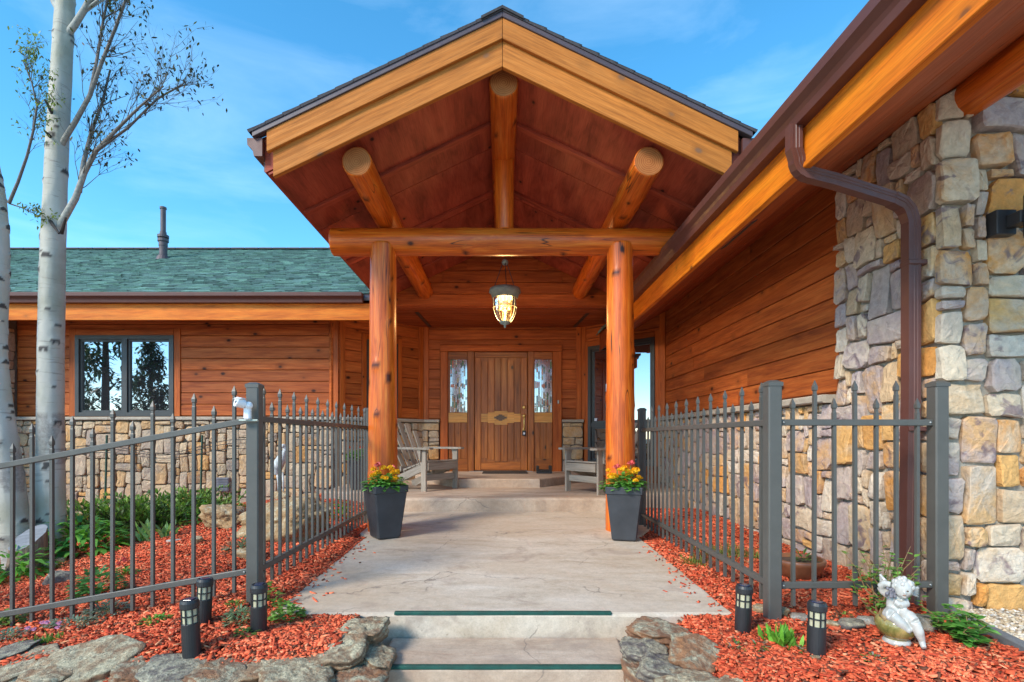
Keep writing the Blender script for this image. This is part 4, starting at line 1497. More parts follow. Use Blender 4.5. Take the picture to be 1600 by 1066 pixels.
for k in range(20):
    y = GY - .095 + k * .29
    for sgn in (-1, 1):
        us = V((sgn, 0, -SLP)).normalized()
        t = .018 + .008 * (k % 2)
        a = V((0, y, zr(3.085) + t)); b = a + us * .17 - V((0, 0, .004))
        mb.sections([[a, b, b - V((0, 0, .02)), a - V((0, 0, .02))], [p + V((0, .285, 0)) for p in (a, b, b - V((0, 0, .02)), a - V((0, 0, .02)))]])
add(mb, 'ridge_caps', MT['shingle'], porch, kind='stuff')
# end wall above the entry, boards cut to the slope
gw = None
mb = MB()
zb0 = ZCE - .002
hx_ = (CA - zb0) / SLP
mb.sections([[(-EX, 7.44, zb0), (EX, 7.44, zb0), (EX, 7.44, max(zb0 + .01, CA - SLP * EX)), (0, 7.44, CA), (-EX, 7.44, max(zb0 + .01, CA - SLP * EX))], [(-EX, 7.56, zb0), (EX, 7.56, zb0), (EX, 7.56, max(zb0 + .01, CA - SLP * EX)), (0, 7.56, CA), (-EX, 7.56, max(zb0 + .01, CA - SLP * EX))]])
gw = add(mb, 'end_wall', MT['siding'], porch)
z = zb0; k = 0
while z < CA - .1:
    zt = z + .165
    xe = min(EX - .01, (CA - zt) / SLP - .02 + .03)
    if xe > .15:
        board('siding_board', (-xe, 7.426, z + .0825), (xe, 7.426, z + .0825), UPZ, .158, .024, MT['siding'], gw, .005)
    z = zt
# ------------------------------------------------------------------ fences
def picket_mesh(name, h, w=.0165):
    mb = MB(); a = w / 2
    def r(z, k): return [(-a * k, -a * k, z), (a * k, -a * k, z), (a * k, a * k, z), (-a * k, a * k, z)]
    mb.sections([r(0, 1), r(h - .075, 1), r(h - .07, .8), r(h - .055, .8), r(h - .05, 1.22), r(h - .032, 1.22), r(h, .12)])
    return mb.mesh(name, MT['fence_paint'])


def post(fence, x, y, z0, z1, w=.068):
    mb = MB(); a = w / 2
    mb.cbox((x - a, y - a, z0), (x + a, y + a, z1), .006)
    p = add(mb, 'post', MT['fence_paint'], fence)
    mb = MB(); b = a + .003
    mb.sections([[(x - b, y - b, z1 - .012), (x + b, y - b, z1 - .012), (x + b, y + b, z1 - .012), (x - b, y + b, z1 - .012)], [(x - b, y - b, z1 + .006), (x + b, y - b, z1 + .006), (x + b, y + b, z1 + .006), (x - b, y + b, z1 + .006)], [(x - b * .45, y - b * .45, z1 + .018), (x + b * .45, y - b * .45, z1 + .018), (x + b * .45, y + b * .45, z1 + .018), (x - b * .45, y + b * .45, z1 + .018)]])
    add(mb, 'post_cap', MT['fence_paint'], p)
    return p


def run(fence, A, B, zt, zb, drop=0.0, tall_first=False, sp=.1127, over=.032):
    """rails and pickets between two posts; zt/zb rail heights at A; drop = fall over the run; every picket its own object"""
    A, B = V(A), V(B)
    L = (B - A).length; u = (B - A).normalized()
    s0, s1 = .034, L - .034
    for z in (zt, zb):
        mb = MB()
        M, _ = frame(A + u * s0 + UPZ * (z - drop * s0 / L), A + u * s1 + UPZ * (z - drop * s1 / L), UPZ)
        l = (s1 - s0) / 2 * math.hypot(1, drop / L)
        mb.cbox((-l, -.0145, -.016), (l, .0145, .016), .003)
        add(mb, 'rail', MT['fence_paint'], fence, M, True)
        for sx, s in ((-1, s0 + .016), (1, s1 - .016)):
            q = A + u * s + UPZ * (z - drop * s / L)
            side = u.cross(UPZ)
            if side.y > 0 or (abs(side.y) < .1 and side.x * q.x > 0): side = -side
            b = MB(); b.ball(q + side * .015, .0065, 8, 5)
            add(b, 'bolt', MT['bolt_metal'], fence, smooth=True)
    n = int(round(L / sp))
    for k in range(1, n):
        s = L * k / n
        tall = (k % 2 == 0) == tall_first
        q = A + u * s
        zz = -drop * s / L
        me = PICK[tall]
        rz = rgp.uniform(-.02, .02)
        M = Matrix.Translation((q.x, q.y, zb + zz - .105)) @ Matrix.Rotation(math.atan2(u.y, u.x) + rz, 4, 'Z') @ Matrix.Rotation(rgp.uniform(-.004, .004), 4, 'Y')
        inst(me, 'picket', fence, M)


rgp = random.Random(4)
PICK = {True: picket_mesh('picket', .105 + .835 + .205), False: picket_mesh('picket', .105 + .835 + .115)}
lf = thing('metal_fence', 'dark bronze picket fence left of the path with a white camera on its corner post', 'fence', (-1.37, 2.91, zr(-.93)), group='spear topped metal fences')
A_, B_ = V((-1.37, 2.91, 0)), V((-1.37, 5.34, 0))
post(lf, -1.37, 2.91, zr(-1.05), zr(.29)); post(lf, -1.37, 5.34, zr(-.95), zr(.29))
run(lf, A_, B_, zr(.108), zr(-.735))
C_ = V((-1.37 - 2.30, 2.98, 0))
post(lf, C_.x, C_.y, zr(-1.6), zr(-.12))
run(lf, A_, C_, zr(.105), zr(-.728), drop=.415)
D_ = C_ + V((-2.3, .06, 0))
post(lf, D_.x, D_.y, zr(-1.9), zr(-.4))
run(lf, C_, D_, zr(-.31), zr(-1.14), drop=.25)
rf = thing('metal_fence', 'dark bronze picket fence right of the path, turning to meet the stone pier', 'fence', (1.37, 2.67, zr(-.93)), group='spear topped metal fences')
A_, B_ = V((1.37, 2.67, 0)), V((1.37, 5.17, 0))
post(rf, 1.37, 2.67, zr(-1.05), zr(.275)); post(rf, 1.37, 5.17, zr(-.95), zr(.28))
run(rf, A_, B_, zr(.08), zr(-.745))
E_ = V((2.225, 2.69, 0))
post(rf, E_.x, E_.y, zr(-1.05), zr(.275))
run(rf, A_, E_, zr(.08), zr(-.745), tall_first=True)

# camera strapped to the left corner post
cp = P(391, 640, 2.86)
sc = thing('security_camera', 'small white security camera strapped to the left fence corner post', 'camera', cp)
mb = MB(); mb.cbox(cp + V((-.02, -.04, -.056)), cp + V((.016, -.012, .012)), .007)
add(mb, 'bracket', MT['white_plastic'], sc)
mb = MB(); mb.ball(cp + V((.006, -.03, .020)), .021, 14, 10)
add(mb, 'joint', MT['white_plastic'], sc, smooth=True)
ca_, cd_ = cp + V((-.010, -.036, .026)), V((-.62, -.62, .22)).normalized()
mb = MB(); mb.tube([ca_, ca_ + cd_ * .006, ca_ + cd_ * .045, ca_ + cd_ * .05, ca_ + cd_ * .046], [.018, .024, .028, .026, .022], 20)
add(mb, 'camera_body', MT['white_plastic'], sc)
mb = MB(); mb.tube([ca_ + cd_ * .045, ca_ + cd_ * .048], [.021, .018], 16)
add(mb, 'lens', MT['grey_vent'], sc)
mb = MB(); mb.tube([ca_ + cd_ * .046, ca_ + cd_ * .050], [.009, .008], 12)
add(mb, 'sensor', MT['black_plastic'], sc)
mb = MB(); mb.cbox(ca_ + V((-.036, -.05, .026)), ca_ + V((.006, -.004, .032)), .003)
add(mb, 'hood', MT['white_plastic'], sc)
mb = MB(); mb.cbox(cp + V((-.045, -.022, -.066)), cp + V((.045, .006, -.056)), .003); mb.tube([cp + V((-.05, -.02, -.06)), cp + V((.05, -.02, -.06))], .006, 8)
add(mb, 'clamp_plate', MT['verdigris'], sc)
mb = MB(); mb.tube([cp + V((.008, -.022, -.012)), cp + V((.006, -.032, -.012))], [.009, .008], 10)
add(mb, 'knob', MT['black_plastic'], sc)

# ------------------------------------------------------------------ lantern under the porch ridge
LY = 6.2
lc = P(789, 458, LY)
kx = LY / F
ln = thing('pendant_lantern', 'lit bell jar pendant lantern hanging under the porch ridge log', 'lantern', P(789, 512, LY))
def lz(py): return CZ - (py - VY) / F * LY
mb = MB(); mb.lathe([(19 * kx, lz(450)), (24 * kx, lz(452)), (25 * kx, lz(457)), (22 * kx, lz(460)), (20 * kx, lz(466)), (18.6 * kx, lz(466)), (18.6 * kx, lz(452)), (3 * kx, lz(450.5))], (lc.x, LY, 0), 36)
add(mb, 'rim', MT['verdigris'], ln, smooth=True)
mb = MB()
prof = [(18.5, 465), (18.3, 472), (18, 480), (17.2, 487), (15, 494), (11.5, 500), (7, 504.5)]
mb.lathe([(r * kx, lz(y)) for r, y in prof], (lc.x, LY, 0), 36)
mb.f = mb.f[:-2]; mb.m = mb.m[:-2]
add(mb, 'glass_bell', MT['lantern_glass'], ln, smooth=True)
for k in range(8):
    a = 2 * math.pi * k / 8 + .2
    mb = MB(); mb.tube([(lc.x + (r + .35) * kx * math.cos(a), LY + (r + .35) * kx * math.sin(a), lz(y)) for r, y in prof], .0032, 6)
    add(mb, 'rib', MT['verdigris'], ln)
for y, r in ((481, 18.2), (466, 18.8)):
    mb = MB(); mb.tube([(lc.x + (r + .4) * kx * math.cos(a), LY + (r + .4) * kx * math.sin(a), lz(y)) for a in [2 * math.pi * k / 32 for k in range(33)]], .0035, 6)
    add(mb, 'band', MT['verdigris'], ln)
mb = MB(); mb.lathe([(.5 * kx, lz(513)), (2 * kx, lz(511)), (1.2 * kx, lz(508.5)), (7.5 * kx, lz(506)), (9 * kx, lz(502.5)), (2 * kx, lz(502))], (lc.x, LY, 0), 20)
add(mb, 'finial', MT['verdigris'], ln, smooth=True)
for k in range(3):
    a = 2 * math.pi * k / 3 + .5
    x, y = lc.x + 7.5 * kx * math.cos(a), LY + 7.5 * kx * math.sin(a)
    mb = MB(); mb.lathe([(2.2 * kx, lz(483)), (2.2 * kx, lz(473))], (x, y, 0), 12); mb.tube([(x, y, lz(482)), (lc.x, LY, lz(487))], .006, 8)
    c_ = add(mb, 'candle', MT['wax'], ln, smooth=True)
    mb = MB(); mb.lathe([(1. * kx, lz(473)), (2.3 * kx, lz(469.5)), (2.0 * kx, lz(466)), (.8 * kx, lz(461)), (.2 * kx, lz(459))], (x, y, 0), 12)
    add(mb, 'bulb', MT['bulb_glow'], c_, smooth=True)
mb = MB(); mb.tube([(lc.x, LY, lz(502)), (lc.x, LY, lz(450))], .008, 8)
add(mb, 'stem', MT['verdigris'], ln)
mb = MB(); mb.ball((lc.x, LY, lz(410)), 5.2 * kx, 14, 10)
add(mb, 'ball', MT['verdigris'], ln, smooth=True)
for a in (.6, 2.7, 4.8):
    mb = MB(); mb.tube([(lc.x + 4 * kx * math.cos(a), LY + 4 * kx * math.sin(a), lz(411)), (lc.x + 21 * kx * math.cos(a), LY + 21 * kx * math.sin(a), lz(452))], .0045, 6)
    add(mb, 'chain', MT['dark_metal'], ln)
mb = MB(); mb.tube([(lc.x, LY, lz(406)), (lc.x, LY, zr(2.56))], .006, 6)
add(mb, 'chain', MT['dark_metal'], ln)
ld = bpy.data.lights.new('lantern_light', 'POINT'); ld.energy = 34; ld.color = (1., .62, .3); ld.shadow_soft_size = .08
lo = link(bpy.data.objects.new('lantern_light', ld)); place(lo, ln, Matrix.Translation((lc.x, LY, lz(492))))

# ------------------------------------------------------------------ wall light on the pier
wl = thing('wall_light', 'black cylinder wall light on the stone front at the right picture edge', 'wall light', P(1568, 350, 2.78))
pb = P(1566, 350, 2.80)
mb = MB(); mb.cbox(pb + V((-.055, -.03, -.065)), pb + V((.05, .04, .065)), .004); add(mb, 'back_plate', MT['dark_metal'], wl)
mb = MB(); mb.cbox(pb + V((-.01, -.11, -.035)), pb + V((.05, -.03, .03)), .004); add(mb, 'arm', MT['dark_metal'], wl)
pc = pb + V((.06, -.13, .0))
mb = MB(); mb.lathe([(.05, -.10), (.056, -.105), (.056, .105), (.05, .10), (.048, .02), (.001, .02)], pc, 28); add(mb, 'cylinder', MT['dark_metal'], wl, smooth=False)

# ------------------------------------------------------------------ porch chairs
def make_chair():
    t = thing('adirondack_chair', 'x', 'chair', (0, 0, 0), 0, 'slatted chairs on the porch')
    W = MT['chair_wood']
    hw = .27
    for s in (-1, 1):
        board('leg', (s * (hw + .02), -.02, 0), (s * (hw + .02), -.02, .53), (0, 1, 0), .085, .03, W, t)
        # sloping side rail that is also the back leg
        board('side_rail', (s * (hw - .012), -.04, .33), (s * (hw - .012), .78, .02), (0, 0, 1), .10, .028, W, t)
        # arm: a board with rounded front
        mb = MB()
        pts = [(-.055, -.12), (-.035, -.15), (.035, -.15), (.06, -.12), (.06, .1), (.045, .35), (.03, .56), (-.035, .56), (-.055, .3)]
        x0 = s * (hw + .02)
        mb.sections([[(x0 + s * a, b, .53) for a, b in pts][::s], [(x0 + s * a, b, .556) for a, b in pts][::s]])
        add(mb, 'arm', W, t, Matrix.Identity(4), True)
        mb = MB()
        xx = s * (hw + .05)
        mb.sections([[(xx - .014, .0, .53), (xx - .014, .07, .53), (xx - .014, .01, .37)], [(xx + .014, .0, .53), (xx + .014, .07, .53), (xx + .014, .01, .37)]])
        add(mb, 'bracket', W, t, Matrix.Identity(4), True)
    for k in range(6):
        y = -.035 + k * .078
        z = .375 - max(0, y) * .30
        board('seat_slat', (-hw - .0, y, z), (hw + .0, y, z), (0, 1, -.3), .07, .022, W, t)
    board('apron', (-hw, -.068, .315), (hw, -.068, .315), (0, 0, 1), .10, .022, W, t)
    board('stretcher', (-hw - .02, -.005, .17), (hw + .02, -.005, .17), (0, 0, 1), .08, .024, W, t)
    for k in range(5):
        o_ = k - 2
        x0, x1 = o_ * .098, o_ * .125
        L = .80 - .035 * o_ * o_
        p0 = V((x0, .40, .20)); d = V((x1 - x0, .44, .80)).normalized()
        p1 = p0 + d * L
        board('back_slat', p0, p1, (1, 0, 0), .074, .020, W, t, .006)
    board('back_rail', (-hw + .0, .445, .27), (hw - .0, .445, .27), (0, 0, 1), .07, .025, W, t)
    board('back_rail', (-hw - .06, .60, .515), (hw + .06, .60, .515), (0, .4, 1), .07, .025, W, t)
    return t


ch = make_chair()
zf = zr(-.673)
f0, f1 = V((-1.03, 6.63, zf)), V((-.63, 7.15, zf))
fm = (f0 + f1) / 2
ang = math.atan2((f1 - f0).y, (f1 - f0).x)          # local +x along the front edge seen from the seat
M1 = Matrix.Translation(fm) @ Matrix.Rotation(ang, 4, 'Z')
ch2 = copy_tree(ch, Matrix.Translation(V(((.835 + 1.137) / 2 + .03, (6.73 + 6.27) / 2, zf))) @ Matrix.Rotation(math.atan2(6.27 - 6.73, 1.137 - .835), 4, 'Z'))
ch.matrix_basis = M1; WM[ch.name] = M1
ch['label'] = 'weathered grey slatted garden chair left of the front door, beside the left log post'
ch2['label'] = 'weathered grey slatted garden chair partly hidden behind the right log post'

# door mat and boot brush
mb = MB(); mb.cbox((XP(754, 8.4), 8.2, zr(-.553) + .002), (XP(824, 8.4), 8.62, zr(-.553) + .016), .005)
add(mb, 'door_mat', MT['rubber'], M=Matrix.Translation((0, 8.4, zr(-.553))), label='flat brown door mat in front of the front door', cat='mat')
bt = thing('boot_brush', 'small black boot brush at the right foot of the front door', 'boot brush', (XP(850, 8.3), 8.3, zr(-.553)))
bx0 = XP(850, 8.3); bz0 = zr(-.553)
mb = MB(); mb.cbox((bx0 - .12, 8.22, bz0 + .002), (bx0 + .12, 8.42, bz0 + .035), .006); add(mb, 'base', MT['black_plastic'], bt)
for s in (-1, 1):
    mb = MB(); mb.cbox((bx0 + s * .10 - .02, 8.24, bz0 + .036), (bx0 + s * .10 + .02, 8.40, bz0 + .12), .006); add(mb, 'side_brush', MT['rubber'], bt)
mb = MB(); mb.cbox((bx0 - .078, 8.24, bz0 + .036), (bx0 + .078, 8.40, bz0 + .06), .006); add(mb, 'brush', MT['rubber'], bt)

# ------------------------------------------------------------------ planters with flowers
GR = [(.09, .27, .04), (.13, .35, .055), (.065, .19, .03), (.18, .42, .08)]


def flower_mesh(name, cols, n=16, r=.03):
    rg = random.Random(n); mb = MB(); mb.col = cols[0]
    mb.ball((0, 0, 0), r * .55, 8, 5)
    for k in range(n):
        z = rg.uniform(-.1, 1); a = rg.uniform(0, 6.28); q = math.sqrt(max(0, 1 - z * z))
        d = V((q * math.cos(a), q * math.sin(a), z))
        c = rg.choice(cols); f = rg.uniform(.85, 1.15)
        mb.col = tuple(min(1, x * f) for x in c)
        mb.blade(d * r * .25, d, r * .85, r * .75, .25, 2, d.cross(V((rg.uniform(-1, 1), rg.uniform(-1, 1), rg.uniform(-1, 1)))))
    return mb.mesh(name, MT['petal'])


YEL = flower_mesh('flower', [(.9, .50, .015), (.95, .62, .02), (.85, .42, .012)], 26, .038)
PNK = flower_mesh('flower', [(.8, .15, .16), (.85, .25, .22), (.75, .10, .12)], 24, .036)
RED = flower_mesh('flower', [(.8, .08, .02), (.75, .05, .02)], 20, .036)
WHT = flower_mesh('flower', [(.8, .8, .78), (.75, .72, .7)], 14, .018)


def leafy(mb, c, rx, ry, rz, n, L, W, cols, rg, droop=.35):
    """leaves spread through a low mound"""
    c = V(c)
    for k in range(n):
        a = rg.uniform(0, 6.28); t = math.sqrt(rg.random()); h = rg.random()
        p = c + V((rx * t * math.cos(a) * .85, ry * t * math.sin(a) * .85, rz * h * (1 - .55 * t * t)))
        d = V((math.cos(a) * (.3 + t), math.sin(a) * (.3 + t), rg.uniform(.1, 1.0)))
        col = rg.choice(cols); f = rg.uniform(.7, 1.3)
        mb.col = tuple(x * f for x in col)
        mb.blade(p, d, L * rg.uniform(.6, 1.25), W * rg.uniform(.7, 1.2), droop, 2)


def make_planter(base, rot, label, seed, h=.455, wt=.31, wb=.205, pink=(), nyel=9, top='yellow'):
    t = thing('planter', label, 'planter', base, rot, 'tall dark flower planters')
    rg = random.Random(seed)
    mb = MB()
    def sq(w, z, c=.012):
        a = w / 2
        return [(-a + c, -a, z), (a - c, -a, z), (a, -a + c, z), (a, a - c, z), (a - c, a, z), (-a + c, a, z), (-a, a - c, z), (-a, -a + c, z)]
    wm = wb + (wt - wb) * .86
    mb.sections([sq(wb - .02, .002), sq(wb, .014), sq(wm - .006, h - .062), sq(wm + .012, h - .058), sq(wt, h - .006), sq(wt - .006, h), sq(wt - .03, h), sq(wt - .034, h - .035)])
    pot = add(mb, 'pot', MT['planter_plastic'], t, WM[t.name], True)
    mb = MB(); mb.cbox((-wt / 2 + .02, -wt / 2 + .02, h - .06), (wt / 2 - .02, wt / 2 - .02, h - .03), .004)
    add(mb, 'soil', MT['soil'], t, WM[t.name], True)
    mb = MB(); leafy(mb, (0, 0, h - .03), wt * .64, wt * .64, .14, 380, .058, .042, GR, rg, .5)
    add(mb, 'foliage', MT['leaf'], t, WM[t.name], True)
    for k in range(nyel):
        a = 2 * math.pi * k / nyel + rg.uniform(-.3, .3); rr_ = wt * (.16 + .46 * ((k * .618) % 1.))
        z = h + rg.uniform(.075, .155) - .11 * (rr_ / wt) ** 2
        inst(YEL if top == 'yellow' else RED, 'flower', t, WM[t.name] @ Matrix.Translation((rr_ * math.cos(a), rr_ * math.sin(a), z)) @ Matrix.Rotation(rg.uniform(-.7, .7), 4, 'X') @ Matrix.Rotation(rg.uniform(0, 6), 4, 'Z') @ Matrix.Scale(rg.uniform(.65, 1.1), 4))
    for (x, y, z) in pink:
        inst(PNK, 'flower', t, WM[t.name] @ Matrix.Translation((x, y, h + z)))
        mb = MB(); mb.col = (.12, .25, .06); mb.tube([(x * .6, y * .6, h - .02), (x, y, h + z - .01)], .004, 6)
        add(mb, 'stem', MT['leaf'], t, WM[t.name], True)
    return t


make_planter(V((-1.02, 4.58, slab_z(4.58) + .001)), R(34), 'tall dark planter of yellow flowers in front of the left log post', 3, pink=((-.03, .10, .17), (.10, .09, .14)), nyel=11)
make_planter(V((1.04, 4.50, slab_z(4.50) + .001)), R(-12), 'tall dark planter of yellow flowers in front of the right log post', 4, pink=((.06, .06, .19), (-.06, .08, .155)), nyel=13)
p3_ = make_planter(V((XP(560, 6.95), 6.95, zr(-.673))), R(20), 'dark planter with one red bloom on the landing behind the left fence', 6, h=.42, wt=.27, wb=.2, nyel=2, top='red')
for x, y, z in ((-.08, -.05, .06), (.07, -.06, .08), (.02, .06, .11)):
    inst(WHT, 'flower', p3_, WM[p3_.name] @ Matrix.Translation((x, y, .42 + z)))

# ------------------------------------------------------------------ solar path lights
def make_light():
    t = thing('path_light', 'x', 'path light', (0, 0, 0), 0, 'black solar path lights in the mulch')
    mb = MB(); mb.lathe([(.036, -.04), (.0365, .0), (.0365, .155), (.034, .158)], (0, 0, 0), 24); add(mb, 'body', MT['black_plastic'], t, Matrix.Identity(4), True)
    mb = MB(); mb.lathe([(.031, .156), (.031, .222)], (0, 0, 0), 24); add(mb, 'diffuser', MT['light_panel'], t, Matrix.Identity(4), True)
    mb = MB()
    for k in range(8):
        a = 2 * math.pi * k / 8
        mb.tube([(.033 * math.cos(a), .033 * math.sin(a), .154), (.033 * math.cos(a), .033 * math.sin(a), .224)], .0038, 5)
    mb.tube([(.033 * math.cos(a), .033 * math.sin(a), .189) for a in [2 * math.pi * k / 24 for k in range(25)]], .0035, 5)
    add(mb, 'cage', MT['black_plastic'], t, Matrix.Identity(4), True)
    mb = MB(); mb.lathe([(.036, .220), (.0385, .224), (.0385, .246), (.034, .258), (.028, .258), (.027, .256)], (0, 0, 0), 24); add(mb, 'lid', MT['black_plastic'], t, Matrix.Identity(4), True)
    mb = MB(); mb.cbox((-.019, -.019, .255), (.019, .019, .2605), .002); add(mb, 'solar_cell', MT['solar'], t, Matrix.Identity(4), True)
    return t


pl0 = make_light()
spots = [(404, 2.50, 997, 'black solar path light closest to the left fence corner post'),
         (300, 2.30, 1028, 'black solar path light standing front left, just behind the grey flagstones'),
         (317, 2.62, 986, 'black solar path light half hidden behind another, under the sloping fence rail'),
         (1160, 2.50, 1004, 'black solar path light beside the right front corner of the path slab'),
         (1275, 2.24, 1056, 'black solar path light between the small bright shrub and the cherub statue')]
for k, (px, Y, py, lab) in enumerate(spots):
    p = P(px, py, Y)
    p.z = max(p.z, h_garden(p.x, p.y) - .03)
    M = Matrix.Translation((p.x, p.y, p.z)) @ Matrix.Rotation(rgp.uniform(-.03, .04), 4, 'Y') @ Matrix.Rotation(rgp.uniform(-.03, .03), 4, 'X') @ Matrix.Rotation(rgp.uniform(0, 1), 4, 'Z')
    if k == 0: o = pl0; o.matrix_basis = M
    else: o = copy_tree(pl0, M)
    o['label'] = lab

# ------------------------------------------------------------------ cherub on its ball
cy_ = 2.36
cb = P(1401, 1032, cy_)
cb.z = max(cb.z, h_garden(cb.x, cb.y) - .005)
ct = thing('cherub_statue', 'white glazed winged cherub sitting on a green ball in the mulch', 'statue', cb)
WM[ct.name] = Matrix.Translation(cb + V((0, 0, .014))) @ Matrix.Rotation(R(-34), 4, 'Z') @ Matrix.Diagonal((.84, .84, 1., 1.))
ct.matrix_basis = WM[ct.name]
S_ = cy_ / F / 6.154          # one pixel of the enlarged photo in metres


def q_(cx, cyy, dy=0.0): return V(((cx - 395) * S_, dy, (825 - cyy) * S_))


def body(mb):
    mb.tube([q_(385, 520, .0), q_(375, 455, .005), q_(385, 390, .0)], [.040, .038, .034], 14)   # belly to chest
    mb.ball(q_(385, 530, .0), .043, 14, 10)
    mb.ball(q_(385, 395, .005), .036, 14, 10, (1.15, .9, .9))
    mb.tube([q_(405, 370, -.004), q_(425, 330, -.01)], [.018, .018], 10)                          # neck
    # arm lifted to the shoulder
    mb.tube([q_(335, 385, .005), q_(265, 345, .0), q_(240, 310, -.006)], [.020, .019, .017], 12)
    mb.tube([q_(240, 310, -.006), q_(280, 265, -.016), q_(340, 265, -.03)], [.018, .017, .014], 12)
    # other arm across the chest
    mb.tube([q_(455, 385, .0), q_(480, 430, -.025), q_(420, 440, -.045)], [.019, .018, .015], 12)
    mb.tube([q_(420, 440, -.045), q_(370, 410, -.045)], [.015, .013], 10)
    # thighs and shins
    mb.tube([q_(350, 545, -.005), q_(320, 545, -.055), q_(345, 535, -.075)], [.034, .032, .028], 12)
    mb.tube([q_(345, 535, -.075), q_(420, 590, -.085), q_(480, 640, -.08)], [.027, .024, .017], 12)
    mb.tube([q_(480, 640, -.08), q_(510, 655, -.092)], [.016, .011], 10)
    mb.tube([q_(430, 545, -.01), q_(510, 540, -.055), q_(545, 570, -.07)], [.034, .030, .027], 12)
    mb.tube([q_(545, 570, -.07), q_(585, 660, -.07), q_(615, 740, -.062)], [.026, .024, .015], 12)
    mb.tube([q_(612, 745, -.062), q_(625, 785, -.085)], [.016, .012], 10)


sculpt('body', body, MT['ceramic_white'], ct, WM[ct.name], .0042, 4)


def head(mb):
    mb.ball(q_(450, 290, -.02), .043, 18, 12, (1, 1, 1.05))
    mb.ball(q_(455, 320, -.038), .026, 12, 8)             # cheeks and jaw
    mb.ball(q_(420, 325, -.04), .017, 10, 7); mb.ball(q_(492, 312, -.044), .016, 10, 7)
    mb.ball(q_(462, 315, -.064), .0075, 10, 7)            # nose
    mb.ball(q_(459, 345, -.055), .012, 10, 7)
    mb.ball(q_(390, 300, -.012), .012, 8, 6)


sculpt('head', head, MT['ceramic_white'], ct, WM[ct.name], .0035, 3)
rgc = random.Random(9)
mb = MB()
for k in range(46):
    a = rgc.uniform(0, 6.28); z = rgc.uniform(.12, 1)
    q = math.sqrt(1 - z * z); d = V((q * math.cos(a), q * math.sin(a), z))
    if d.y < -.62 and z < .45: continue
    mb.ball(q_(450, 285, -.016) + d * .041, rgc.uniform(.010, .015), 8, 6)
add(mb, 'hair', MT['ceramic_white'], ct, smooth=True, M=None) if False else None
me = mb.mesh('hair', MT['ceramic_white'], smooth=True); inst(me, 'hair', ct, WM[ct.name])
for ex_ in (442, 484):
    mb = MB(); c = q_(ex_, 296, -.0585); mb.ball(c, .0055, 8, 6, (1.3, .6, .6)); inst(mb.mesh('eye', MT['inlay'], smooth=True), 'eye', ct, WM[ct.name])
mb = MB(); c = q_(460, 337, -.066); mb.ball(c, .006, 8, 6, (1.5, .5, .45)); inst(mb.mesh('mouth', MT['terracotta'], smooth=True), 'mouth', ct, WM[ct.name])
for s, tip, root in ((-1, (240, 205), (335, 335)), (1, (600, 290), (510, 340))):
    mb = MB()
    for k in range(7):
        t = k / 6
        a = q_(*root, .03).lerp(q_(*tip, .045), t * .85)
        b = q_(tip[0], tip[1] + 20 + 70 * (1 - t), .05).lerp(q_(*tip, .05), t)
        w = .011
        mb.tube([a, a.lerp(b, .6) + V((0, .004, 0)), b], [.006, .008, .003], 8)
    mb.tube([q_(*root, .028), q_((root[0] + tip[0]) / 2, (root[1] + tip[1]) / 2 - 12, .04), q_(*tip, .045)], [.010, .010, .004], 8)
    inst(mb.mesh('wing', MT['ceramic_white'], smooth=True), 'wing', ct, WM[ct.name])
mb = MB()
for k in range(26): mb.ball(q_(335 + rgc.uniform(-48, 40), 335 + rgc.uniform(-40, 38), -.045 + rgc.uniform(-.012, .01)), rgc.uniform(.006, .009), 7, 5)
inst(mb.mesh('grapes', MT['grey_vent'], smooth=True), 'grapes', ct, WM[ct.name])
mb = MB(); mb.lathe([(.060, .0), (.062, .010), (.052, .022), (.064, .030), (.090, .055), (.101, .082), (.092, .110), (.060, .128), (.02, .134)], (0, 0, 0), 32)
inst(mb.mesh('ball', [MT['ceramic_green']], smooth=True), 'ball', ct, WM[ct.name])
mb = MB(); mb.lathe([(.064, -.002), (.066, .008), (.056, .020), (.052, .021)], (0, 0, 0), 32)
inst(mb.mesh('foot_ring', MT['ceramic_white'], smooth=True), 'foot_ring', ct, WM[ct.name])
mb = MB(); mb.tube([q_(330, 575, -.072), q_(400, 565, -.083), q_(455, 585, -.075)], [.012, .016, .010], 10); mb.tube([q_(250, 560, -.04), q_(300, 580, -.075)], [.012, .014], 10)
inst(mb.mesh('drape', MT['wax'], smooth=True), 'drape', ct, WM[ct.name])

# ------------------------------------------------------------------ heron by the left wall
hp = P(440, 768, 6.6)
hr = thing('heron_statue', 'pale grey heron statue standing behind the left fence near the wall', 'statue', hp)
kk_ = 6.6 / F


def hq(px, py, dy=0.): return V(((px - 440) * kk_, dy, (768 - py) * kk_))


def hbody(mb):
    mb.tube([hq(431, 742, .02), hq(434, 728), hq(442, 716, -.03), hq(446, 708, -.05)], [.035, .072, .062, .035], 14)
    mb.tube([hq(446, 708, -.05), hq(449, 702, -.06), hq(446, 698, -.05)], [.034, .028, .03], 10)
    mb.ball(hq(446, 697, -.055), .034, 10, 8, (1, 1.3, .9))
    mb.tube([hq(446, 697, -.07), hq(448, 700, -.16)], [.014, .003], 8)
sculpt('body', hbody, MT['heron_paint'], hr, WM[hr.name], .011, 4)
for dx in (-4, 4):
    mb = MB(); mb.tube([hq(437 + dx, 738), hq(438 + dx, 752, .01), hq(439 + dx, 768)], [.018, .012, .012], 8)
    inst(mb.mesh('leg', MT['heron_paint'], smooth=True), 'leg', hr, WM[hr.name])
mb = rock_mb(44, (.30, .26, .14), 3, 12); inst(mb.mesh('base', MT['rock_tan']), 'base', hr, WM[hr.name] @ Matrix.Translation((0, 0, -.04)))

